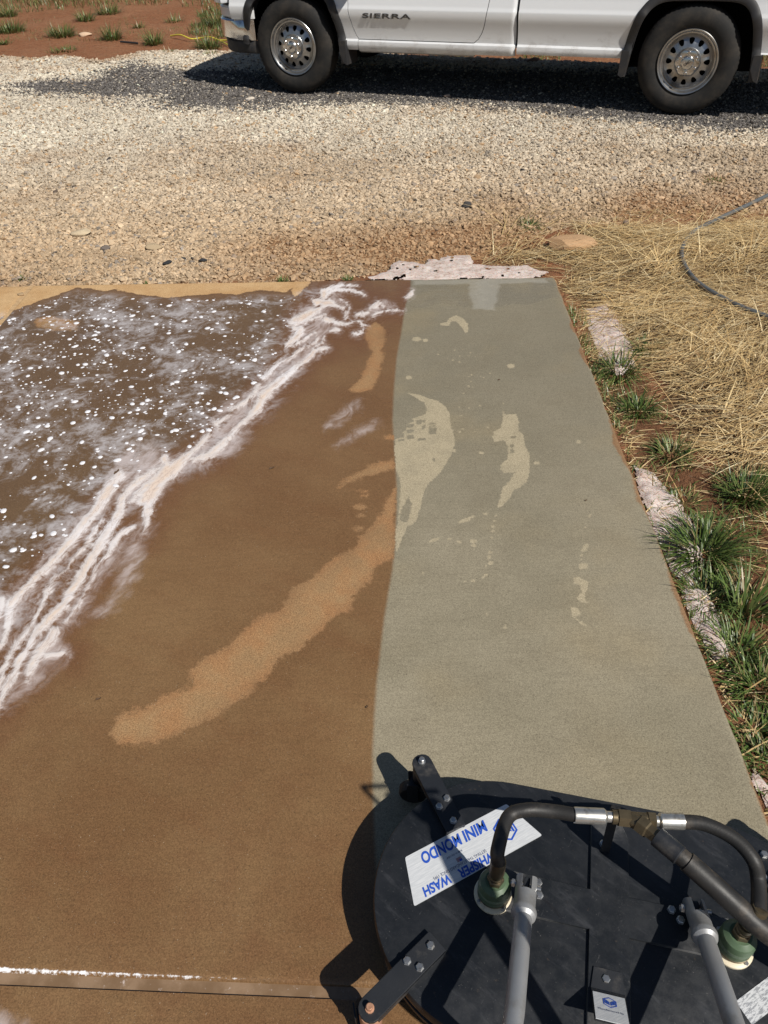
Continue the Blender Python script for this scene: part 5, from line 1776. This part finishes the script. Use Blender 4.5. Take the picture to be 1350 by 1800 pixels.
suds_patch([(640 + x / 3.97, 440 + y / 3.97) for x, y in ((40, 185), (150, 150), (240, 75), (420, 90), (460, 60), (520, 70), (580, 35), (740, 38), (760, 90), (860, 105), (960, 110), (1150, 110), (1265, 150), (1200, 188), (1000, 190), (850, 190), (700, 194), (540, 204), (430, 208), (250, 200), (100, 196))], 0.0, 0.013, 'pinkish white suds pooled behind the back edge of the concrete', 71, amp=.055)
suds_patch([(1030, 538), (1070, 526), (1092, 560), (1110, 600), (1115, 640), (1085, 660), (1055, 625), (1040, 585)], -.035, .022, 'pinkish suds on the straw beside the far right edge of the concrete', 72, zf=ground_z)
suds_patch([(1112, 818), (1150, 826), (1185, 868), (1212, 900), (1232, 960), (1236, 1020), (1205, 1035), (1176, 985), (1145, 930), (1120, 860)], -.035, .026, 'pale suds lying between the concrete edge and the largest grass tuft', 73, zf=ground_z)
suds_patch([(1195, 1025), (1240, 1035), (1268, 1085), (1285, 1150), (1262, 1170), (1225, 1110), (1205, 1060)], -.035, .026, 'narrow strip of suds along the edge below the largest grass tuft', 74, zf=ground_z)
suds_patch([(1318, 1340), (1350, 1380), (1375, 1450), (1360, 1460), (1338, 1400), (1322, 1365)], -.035, .022, 'small suds patch at the nearest right corner of the slab', 75, zf=ground_z)

# ------------------------------------------------------------------ blades of grass and straw
def blade_mesh(P0, dirs, length, width, droop, seg=4, rise=1.0, rnd=None):
    """Many tapering ribbons at once. P0 (n,3) roots, dirs (n,3) start directions."""
    n = len(P0)
    ax_ = np.cross(dirs, np.array([0, 0, 1.0]))
    ax_ /= np.linalg.norm(ax_, axis=1, keepdims=True) + 1e-9
    V = np.zeros((n, seg + 1, 2, 3))
    p, d = P0.copy(), dirs.copy()
    step = (length / seg)[:, None]
    for k in range(seg + 1):
        w = (width * (1 - (k / seg) ** 1.6) * 0.5 + 0.0002)[:, None]
        V[:, k, 0], V[:, k, 1] = p - ax_ * w, p + ax_ * w
        p = p + d * step
        d = d + np.array([0, 0, -1.0]) * (droop / seg)[:, None]
        d /= np.linalg.norm(d, axis=1, keepdims=True)
    base = (np.arange(n) * (seg + 1) * 2)[:, None]
    F = []
    for k in range(seg):
        F.append(np.concatenate([base + 2 * k, base + 2 * k + 1, base + 2 * k + 3, base + 2 * k + 2], 1))
    return V.reshape(-1, 3), np.concatenate(F, 0)


def ribbons(name, V, F, mat, tints=None, per=None):
    me = bpy.data.meshes.new(name)
    me.from_pydata(V.tolist(), [], F.tolist())
    if tints is not None:
        a = me.attributes.new('tint', 'FLOAT_COLOR', 'POINT')
        tt = np.repeat(np.hstack([tints, np.ones((len(tints), 1))]), per, axis=0)
        a.data.foreach_set('color', tt.astype(np.float32).ravel())
    me.materials.append(mat)
    o = bpy.data.objects.new(name, me)
    col.objects.link(o)
    return o


t = NT('grass_blade')
tint = t.attr('tint', 'Color')
t.set(Base_Color=t.mix(t.rng(t.noise(40, 3), 0.3, 0.7, 0, 0.4), tint, t.mix(0.5, tint, (0.02, 0.04, 0.01))), Roughness=0.42, Specular_IOR_Level=0.5, Subsurface_Weight=0.0)
M_GRASS = t.m
t = NT('straw_stalk')
tint = t.attr('tint', 'Color')
t.set(Base_Color=t.mix(t.rng(t.noise(60, 3), 0.3, 0.7, 0, 0.35), tint, t.mix(0.5, tint, (0.16, 0.09, 0.04))), Roughness=0.6, Specular_IOR_Level=0.4)
M_STRAW = t.m
GREENS = np.array([[0.080, 0.128, 0.026], [0.118, 0.170, 0.038], [0.052, 0.090, 0.022], [0.170, 0.205, 0.062], [0.29, 0.22, 0.095]])


def tuft(px, py, n, hgt, spread,  label, name='grass_tuft', group='grass tufts beside the concrete', cat='grass tuft', width=.0055, dead=0.1, droop=1.5, zb=None, broad=False, lean=(0, 0)):
    p = at(px, py, -.045)
    z = float(ground_z(np.array([p.x]), np.array([p.y]))[0]) if zb is None else zb
    if zb is not None: p = at(px, py, zb)
    n = int(n * 1.25)
    if group.startswith('grass tufts beside'): hgt *= .85
    a = rng.uniform(0, 6.283, n)
    rr = spread * 0.35 * np.sqrt(rng.random(n))
    P0 = np.stack([rr * np.cos(a), rr * np.sin(a), np.full(n, -.006)], 1)
    out = rng.uniform(0.15, 1.25, n)
    a2 = a + rng.normal(0, .45, n)
    d = np.stack([np.cos(a2) * out + lean[0], np.sin(a2) * out + lean[1], np.ones(n)], 1)
    d /= np.linalg.norm(d, axis=1, keepdims=True)
    L = hgt * rng.uniform(.45, 1.15, n)
    V, F = blade_mesh(P0, d, L, width * rng.uniform(.6, 1.25, n), droop * rng.uniform(.5, 1.5, n), 5)
    pick = rng.choice(4, n, p=[.38, .28, .22, .12])
    pick[rng.random(n) < dead] = 4
    c = GREENS[pick] * rng.uniform(.75, 1.25, (n, 1))
    o = ribbons(name, V, F, M_GRASS, c, 12)
    o.location = (p.x, p.y, z)
    tagged(o, label, cat, group)
    return o


RT = [
    (1088, 655, 150, .17, .17, 'green grass tuft with dark blades over the far end of the concrete edge', dict(lean=(-.15, -.2))),
    (1128, 615, 90, .10, .13, 'low green tuft behind the farthest edge tuft, against the straw', dict(width=.006)),
    (1122, 722, 150, .12, .16, 'second grass tuft from the far end of the concrete edge, sprawling low', {}),
    (1180, 800, 130, .11, .17, 'olive grass tuft at the straw edge, between two darker tufts', dict(dead=.25)),
    (1312, 870, 260, .13, .20, 'dense upright dark green clump at the right border below the straw', dict(droop=.9)),
    (1238, 975, 330, .20, .20, 'largest grass tuft, bright green fountain over the suds at the edge', dict(lean=(-.05, -.1), droop=1.4)),
    (1240, 1050, 170, .13, .16, 'green tuft just in front of the largest one, hugging the concrete edge', dict(lean=(-.15, 0))),
    (1318, 1075, 60, .22, .14, 'loose tuft of long pale green blades near the right border', dict(width=.008, droop=.9, lean=(.3, .1))),
    (1290, 1150, 190, .13, .20, 'dark green tuft shading the narrow strip of suds', dict(lean=(-.2, 0))),
    (1335, 1210, 170, .14, .18, 'leafy green tuft at the right border above the clover', dict(dead=.2)),
    (1325, 1285, 130, .08, .16, 'low clover-like tuft near the lower right border', dict(width=.008, droop=2)),
    (1345, 1340, 80, .08, .12, 'lowest tuft of green blades at the right border', dict(dead=.25, lean=(-.2, 0))),
    (1200, 880, 80, .08, .14, 'thin yellowing tuft beside the pale suds', dict(dead=.5)),
    (1225, 925, 90, .09, .12, 'small dry-tipped tuft behind the largest tuft', dict(dead=.4)),
]
for px, py, n, h, s, lab, kw in RT:
    tuft(px, py, n, h, s, lab, **kw)
UL = [
    (20, 58, 220, .16, .42, 'broad grass clump at the left border of the red soil'),
    (108, 65, 190, .15, .38, 'wide grass clump second from the left on the red soil'),
    (197, 70, 130, .17, .24, 'round grass tuft left of the small black pipe'),
    (271, 78, 120, .15, .24, 'round grass tuft right of the small black pipe'),
    (152, 38, 110, .16, .26, 'grass tuft higher up between the two wide clumps'),
    (192, 26, 130, .18, .36, 'grass tuft at the top edge above the round tufts'),
    (298, 95, 60, .07, .14, 'small low tuft on the pale gravel margin'),
    (370, 100, 60, .07, .16, 'tiny tuft by the shadow of the truck nose'),
    (368, 85, 140, .16, .34, 'tall thin tuft under the yellow rope'),
    (385, 45, 230, .20, .55, 'yellowish grass clump beside the truck bumper'),
    (244, 50, 40, .10, .16, 'small sparse tuft on bare red soil'),
    (110, 90, 80, .06, .42, 'flat creeping tuft on the gravel edge at the left'),
    (15, 28, 110, .14, .30, 'grass tuft in the upper left corner'),
    (308, 40, 50, .11, .3, 'thin dry tuft halfway to the truck on red soil'),
    (8, 78, 50, .08, .2, 'small tuft at the left border by the gravel'),
]
for px, py, n, h, s, lab in UL:
    tuft(px, py, int(n * 1.3), h * 1.35, s * 1.25, lab, group='grass tufts on the red soil', zb=-.03, width=.009, dead=.15, droop=1.1)
for px, py, n, h, s, lab in ((930, 398, 70, .07, .16, 'small green weed in the gravel near the orange rock'), (1250, 320, 60, .05, .22, 'low green weed in the gravel beside the red soil patch'),
                             (497, 493, 40, .035, .07, 'tiny weed at the middle of the slab back edge'), (612, 491, 34, .035, .06, 'tiny weed at the slab back edge left of the suds'),
                             (37, 489, 20, .03, .05, 'tiny weed at the slab back edge far to the left'), (258, 497, 10, .02, .04, 'tiniest weed sprig at the slab back edge')):
    tuft(px, py, n, h, s, lab, name='weed', group='weeds in the gravel', cat='weed', zb=-.01, width=.006, droop=1.6)


def grass_mass():
    """Low grass nobody could count: far lawn, thin cover right of the slab, under the truck's far side."""
    P, H = [], []
    for k, (poly, n, h) in enumerate(((gp([(-350, 20), (0, 22), (120, 14), (230, 8), (400, 12), (520, -10), (420, -60), (100, -110), (-400, -100)]), 26000, .19),
                                      (GRASSY, 5200, .055), (np.array([tp(-3.6, 3.0), tp(2.6, 3.0), tp(3.5, 5.5), tp(-4.5, 6.5)]), 7000, .10),
                                      (gp([(-150, 100), (0, 75), (150, 72), (400, 62), (430, 30), (250, 28), (0, 28), (-200, 40)]), 1500, .06),
                                      (gp([(330, 60), (410, 65), (425, 25), (370, 10), (340, 30)]), 900, .12))):
        lo, hi = poly.min(0), poly.max(0)
        q = rng.uniform(lo, hi, (n * 4, 2))
        w = fbm(q[:, 0], q[:, 1], 0.5 if k != 1 else 0.16, 81 + k)
        keep = inside(q[:, 0], q[:, 1], poly) & (w > (.42 if k == 0 else .5)) & (q[:, 0] > np.where(q[:, 1] < 3.9, right_edge_x(q[:, 1]) + .015, -99))
        q = q[keep][:n]
        P.append(q); H.append(np.full(len(q), h))
    yy = rng.uniform(.9, 3.8, 1100)
    yy = yy[fbm(yy, yy * 0, .22, 88) > .46]
    P.append(np.stack([right_edge_x(yy) + np.abs(rng.normal(.012, .045, len(yy))) + .012, yy], 1)); H.append(np.full(len(yy), .05))
    q, h = np.vstack(P), np.concatenate(H)
    n = len(q)
    P0 = np.stack([q[:, 0], q[:, 1], ground_z(q[:, 0], q[:, 1]) - .004], 1)
    a = rng.uniform(0, 6.283, n); out = rng.uniform(.2, 1.3, n)
    d = np.stack([np.cos(a) * out, np.sin(a) * out, np.ones(n)], 1); d /= np.linalg.norm(d, axis=1, keepdims=True)
    V, F = blade_mesh(P0, d, h * rng.uniform(.4, 1.3, n), np.where(h > .08, .009, .004) * rng.uniform(.6, 1.2, n), rng.uniform(.4, 1.8, n), 3)
    pick = rng.choice(5, n, p=[.28, .22, .18, .12, .20])
    c = GREENS[pick] * rng.uniform(.7, 1.25, (n, 1))
    tagged(ribbons('grass', V, F, M_GRASS, c, 8), 'thin short grass growing over the red soil', 'grass', kind='stuff')


grass_mass()


def straw_h(x, y):
    e = np.clip(sdf_poly(x, y, STRAW, .4) / .22, 0, 1)
    return e * (0.010 + 0.085 * fbm(x, y, 0.26, 91, 2) ** 1.5)


def straw():
    lo, hi = np.array([0.55, 1.6]), np.array([4.3, 5.3])
    q = rng.uniform(lo, hi, (90000, 2))
    e = sdf_poly(q[:, 0], q[:, 1], STRAW, .4)
    w = fbm(q[:, 0], q[:, 1], 0.22, 92)
    pr = np.clip((e + .06) / .16, 0, 1) * np.clip((w - .20) / .16, 0.25, 1)
    bare = at(1195, 690)                                     # bare red patch
    pr = pr * (1 - .8 * np.exp(-(((q[:, 0] - bare.x) / .13) ** 2 + ((q[:, 1] - bare.y) / .16) ** 2)))
    lim = 0.52 * q[:, 1] + 0.55
    pr *= np.clip((lim + .6 - q[:, 0]) / .4, 0.15, 1)
    gap = q[:, 0] - right_edge_x(q[:, 1])
    pr *= np.where(q[:, 1] < 3.7, np.clip((gap - .10) / .16 + (q[:, 1] - 3.0) * .25, .04, 1), 1)
    b2 = at(1265, 812)
    pr = pr * (1 - .8 * np.exp(-(((q[:, 0] - b2.x) / .16) ** 2 + ((q[:, 1] - b2.y) / .07) ** 2)))
    k = rng.random(len(q)) < pr
    q = q[k]
    # thin litter over the grass strip, the gravel margin and on the soil
    q2 = rng.uniform([.75, .3], [2.2, 3.2], (9000, 2))
    q2 = q2[inside(q2[:, 0], q2[:, 1], GRASSY) & (rng.random(len(q2)) < .22)]
    q3 = np.array([at(x, y)[:2] for x, y in zip(rng.uniform(860, 1420, 2200), rng.uniform(365, 470, 2200))])
    q3 = q3[rng.random(len(q3)) < .6]
    q3 = q3[(q3[:, 1] > back_edge_y(q3[:, 0]) + .03) | (q3[:, 0] > 1.0)]
    q4 = np.array([at(x, y)[:2] for x, y in zip(rng.uniform(1020, 1110, 500), rng.uniform(520, 640, 500))])
    q4 = q4[q4[:, 0] > right_edge_x(q4[:, 1]) + .04]
    yy = rng.uniform(1.0, 3.85, 700)
    q5 = np.stack([right_edge_x(yy) + np.abs(rng.normal(.015, .06, 700)) + .012, yy], 1)
    q = np.vstack([q, q2, q3, q4, q5])
    n = len(q)
    L = np.clip(rng.lognormal(math.log(.13), .5, n), .03, .42)
    L[-700:] *= .4
    nearg = (q[:, 0] - right_edge_x(q[:, 1]) < .35) & (q[:, 1] < 3.4)
    L[nearg] *= .6
    a = np.where(rng.random(n) < .68, .25 + 2.4 * (fbm(q[:, 0], q[:, 1], .35, 97) - .5) + rng.normal(0, .35, n), rng.uniform(0, 6.283, n)) + (rng.random(n) < .5) * math.pi
    zb = ground_z(q[:, 0], q[:, 1]) + straw_h(q[:, 0], q[:, 1]) * rng.random(n) ** .6 + .002
    gz = np.where((q[:, 1] > 3.9) & (sdf_poly(q[:, 0], q[:, 1], GRAVEL, .3) > 0), .012, 0) 
    P0 = np.stack([q[:, 0], q[:, 1], np.maximum(zb, zb + gz)], 1)
    d = np.stack([np.cos(a), np.sin(a), rng.normal(.16, .16, n)], 1); d /= np.linalg.norm(d, axis=1, keepdims=True)
    # keep stalks off the slab
    tipx, tipy = q[:, 0] + d[:, 0] * L, q[:, 1] + d[:, 1] * L
    onslab = (tipy < back_edge_y(tipx)) & (tipx < right_edge_x(tipy) + .01)
    d[onslab] = d[onslab] * np.array([-1, -1, 1.0])
    tipx, tipy = q[:, 0] + d[:, 0] * L, q[:, 1] + d[:, 1] * L
    ok = ~((tipy < back_edge_y(tipx)) & (tipx < right_edge_x(tipy) + .01))
    P0, d, L = P0[ok], d[ok], L[ok]
    n = len(L)
    V, F = blade_mesh(P0, d, L, np.clip(rng.lognormal(math.log(.0026), .35, n), .0014, .006), rng.uniform(.05, .6, n), 4)
    base = np.array([[.60, .43, .20], [.72, .55, .29], [.45, .30, .13], [.26, .16, .075], [.80, .66, .40]])
    clump = .72 + .56 * fbm(P0[:, 0], P0[:, 1], .16, 95)[:, None]
    c = clump * base[rng.choice(5, n, p=[.32, .22, .20, .13, .13])] * rng.uniform(.85, 1.28, (n, 1))
    tagged(ribbons('straw', V, F, M_STRAW, c, 10), 'matted dry golden straw lying right of the concrete', 'straw', kind='stuff')
    print('straw', n)


straw()

# ------------------------------------------------------------------ single stones, hose, rope, litter
def rock(px, py, size, color, label, seed, zb=0.0, rot=0.0, group=None, name='stone', cat='stone'):
    p = at(px, py, zb)
    me = rock_mesh(name, seed, .8, 3, .035)
    me.materials.append(plain(name + '_face', color, .9, var=.35, nscale=40, bump=.6, bscale=120, bdist=.004, dirt=tuple(c * .6 for c in color), dscale=20))
    me.shade_smooth(); me.set_sharp_from_angle(angle=R(30))
    o = bpy.data.objects.new(name, me)
    col.objects.link(o)
    o.scale = size
    o.location = (p.x, p.y, zb + size[2] * .12)
    o.rotation_euler = (0, 0, rot)
    tagged(o, label, cat, group)


rock(1000, 432, (.27, .16, .11), (.50, .31, .165), 'flat orange sandstone rock lying at the gravel and straw corner', 301, -.01, .1, name='flat_rock', cat='rock')
S = 'loose stones on the gravel'
rock(820, 362, (.055, .05, .055), (.055, .05, .048), 'black stone alone on the pale gravel above the orange rock', 302, .0, .4, S)
rock(1100, 392, (.045, .04, .035), (.17, .12, .09), 'dark brown stone by the straw margin near the hose', 303, .0, 1., S)
rock(186, 437, (.05, .04, .04), (.16, .13, .11), 'brown-grey stone left of the pair of black stones', 304, .0, .3, S)
rock(294, 462, (.05, .035, .025), (.03, .032, .036), 'flat black stone nearest to the slab back edge', 305, .0, .8, S)
rock(357, 458, (.04, .03, .025), (.035, .036, .04), 'small black stone right of the flat black one', 306, .0, .1, S)
rock(322, 455, (.028, .025, .02), (.05, .05, .05), 'smallest dark stone between the two black ones', 307, .0, .1, S)
rock(145, 410, (.12, .09, .05), (.60, .48, .32), 'largest pale tan stone left of centre on the gravel', 308, .0, .2, S)
rock(272, 435, (.09, .06, .05), (.46, .35, .22), 'tan stone with a smaller one at its side', 309, .0, .2, S)
rock(150, 64, (.16, .12, .10), (.62, .44, .30), 'pale pinkish stone on the red soil beside a grass clump', 310, -.03, .2, S)
rock(495, 165 + 40, (.05, .04, .04), (.62, .56, .46), 'white stone on the dark gravel below the front wheel', 311, .0, .2, S)
rock(440, 174, (.07, .05, .04), (.66, .58, .48), 'pale stone at the shadow edge left of the front wheel', 312, .0, .2, S)
rock(786, 170, (.06, .05, .045), (.58, .42, .32), 'pinkish stone just outside the shadow under the door', 313, .0, .2, S)
rock(37, 518, (.035, .03, .025), (.40, .28, .16), 'small tan stone sitting in the sandy slab joint', 314, .0, .2, S)
rock(935, 110, (.16, .12, .10), (.20, .12, .08), 'dark lump of soil lying beyond the truck under the bed', 315, -.02, .2, S)

# grey garden hose in the straw
M_GHOSE = plain('grey_hose', (.105, .115, .12), .42, var=.15, nscale=18, dirt=(.28, .21, .13), dscale=12)
hp = [(1520, 258, .0), (1350, 343, .0), (1262, 385, .002), (1216, 410, .006), (1198, 447, .008), (1222, 492, .008), (1280, 529, .008), (1350, 557, .008), (1530, 622, .0)]
hpw = [at(x, y, z + .004) for x, y, z in hp]
gh = MB().tube(spline(hpw, 12), .0125, 12).build('garden_hose', M_GHOSE, None, 60)
tagged(gh, 'grey garden hose bending through the dry straw', 'hose')
# yellow rope on the soil by the bumper
M_ROPE = plain('yellow_rope', (.62, .52, .06), .6, var=.3, nscale=90, bump=.4, bscale=120)
rp = [(300, 63), (318, 66), (335, 68), (352, 67), (370, 70), (390, 73), (402, 79), (408, 75), (398, 71), (378, 70)]
rw = [at(x, y, 0) for x, y in rp]
ro = MB().tube(spline([Vector((p.x, p.y, .0 + .03 * (i % 3 == 1))) for i, p in enumerate(rw)], 8), .009, 8).build('rope', M_ROPE, None, 60)
tagged(ro, 'yellow rope lying on the red soil in front of the truck', 'rope')
# short black pipe half sunk in the soil
a, b = at(212, 74, -.01), at(242, 76, -.01)
pi_ = MB().tube([Vector((a.x, a.y, -.005)), Vector((b.x, b.y, -.01))], [.012, .013], 10).build('black_pipe', M_BLKP, None, 60)
tagged(pi_, 'short black pipe half sunk in red soil between round tufts', 'pipe')

# leaf crumbs and twigs on the slab
M_LITTER = plain('dead_leaf', (.09, .05, .025), .8, var=.4, nscale=60)
for k, (px, py, L, an, lab) in enumerate(((478, 823, .022, .5, 'curled dead leaf crumb in the middle of the brown concrete'), (205, 830, .03, 1.1, 'twig lying in the suds at the left'), (173, 1229, .015, .3, 'tiny leaf crumb left of the orange dried band'),
                                          (877, 668, .010, .2, 'tiny dark crumb on the rinsed concrete'), (645, 1243, .009, .9, 'dark crumb beside the rinsed edge'), (1030, 880, .008, .4, 'smallest dark crumb on the grey concrete'))):
    p = at(px, py, .0015)
    m = MB()
    for i in range(4):
        x = (i / 3 - .5) * L
        w = L * .16 * (1 - abs(i / 3 - .5) * 1.6) + .0008
        m.v += [(x, -w, .001 + .15 * w), (x, w, .0015 + .004 * (i % 2)), (x, 0, .0005)]
    m.f = [(i * 3, i * 3 + 2, i * 3 + 5, i * 3 + 3) for i in range(3)] + [(i * 3 + 2, i * 3 + 1, i * 3 + 4, i * 3 + 5) for i in range(3)]
    o = m.build('leaf_crumb' if k != 1 else 'twig', M_LITTER, None, normals=False)
    o.location = p; o.rotation_euler = (0, 0, an)
    tagged(o, lab, 'litter', 'crumbs on the concrete')
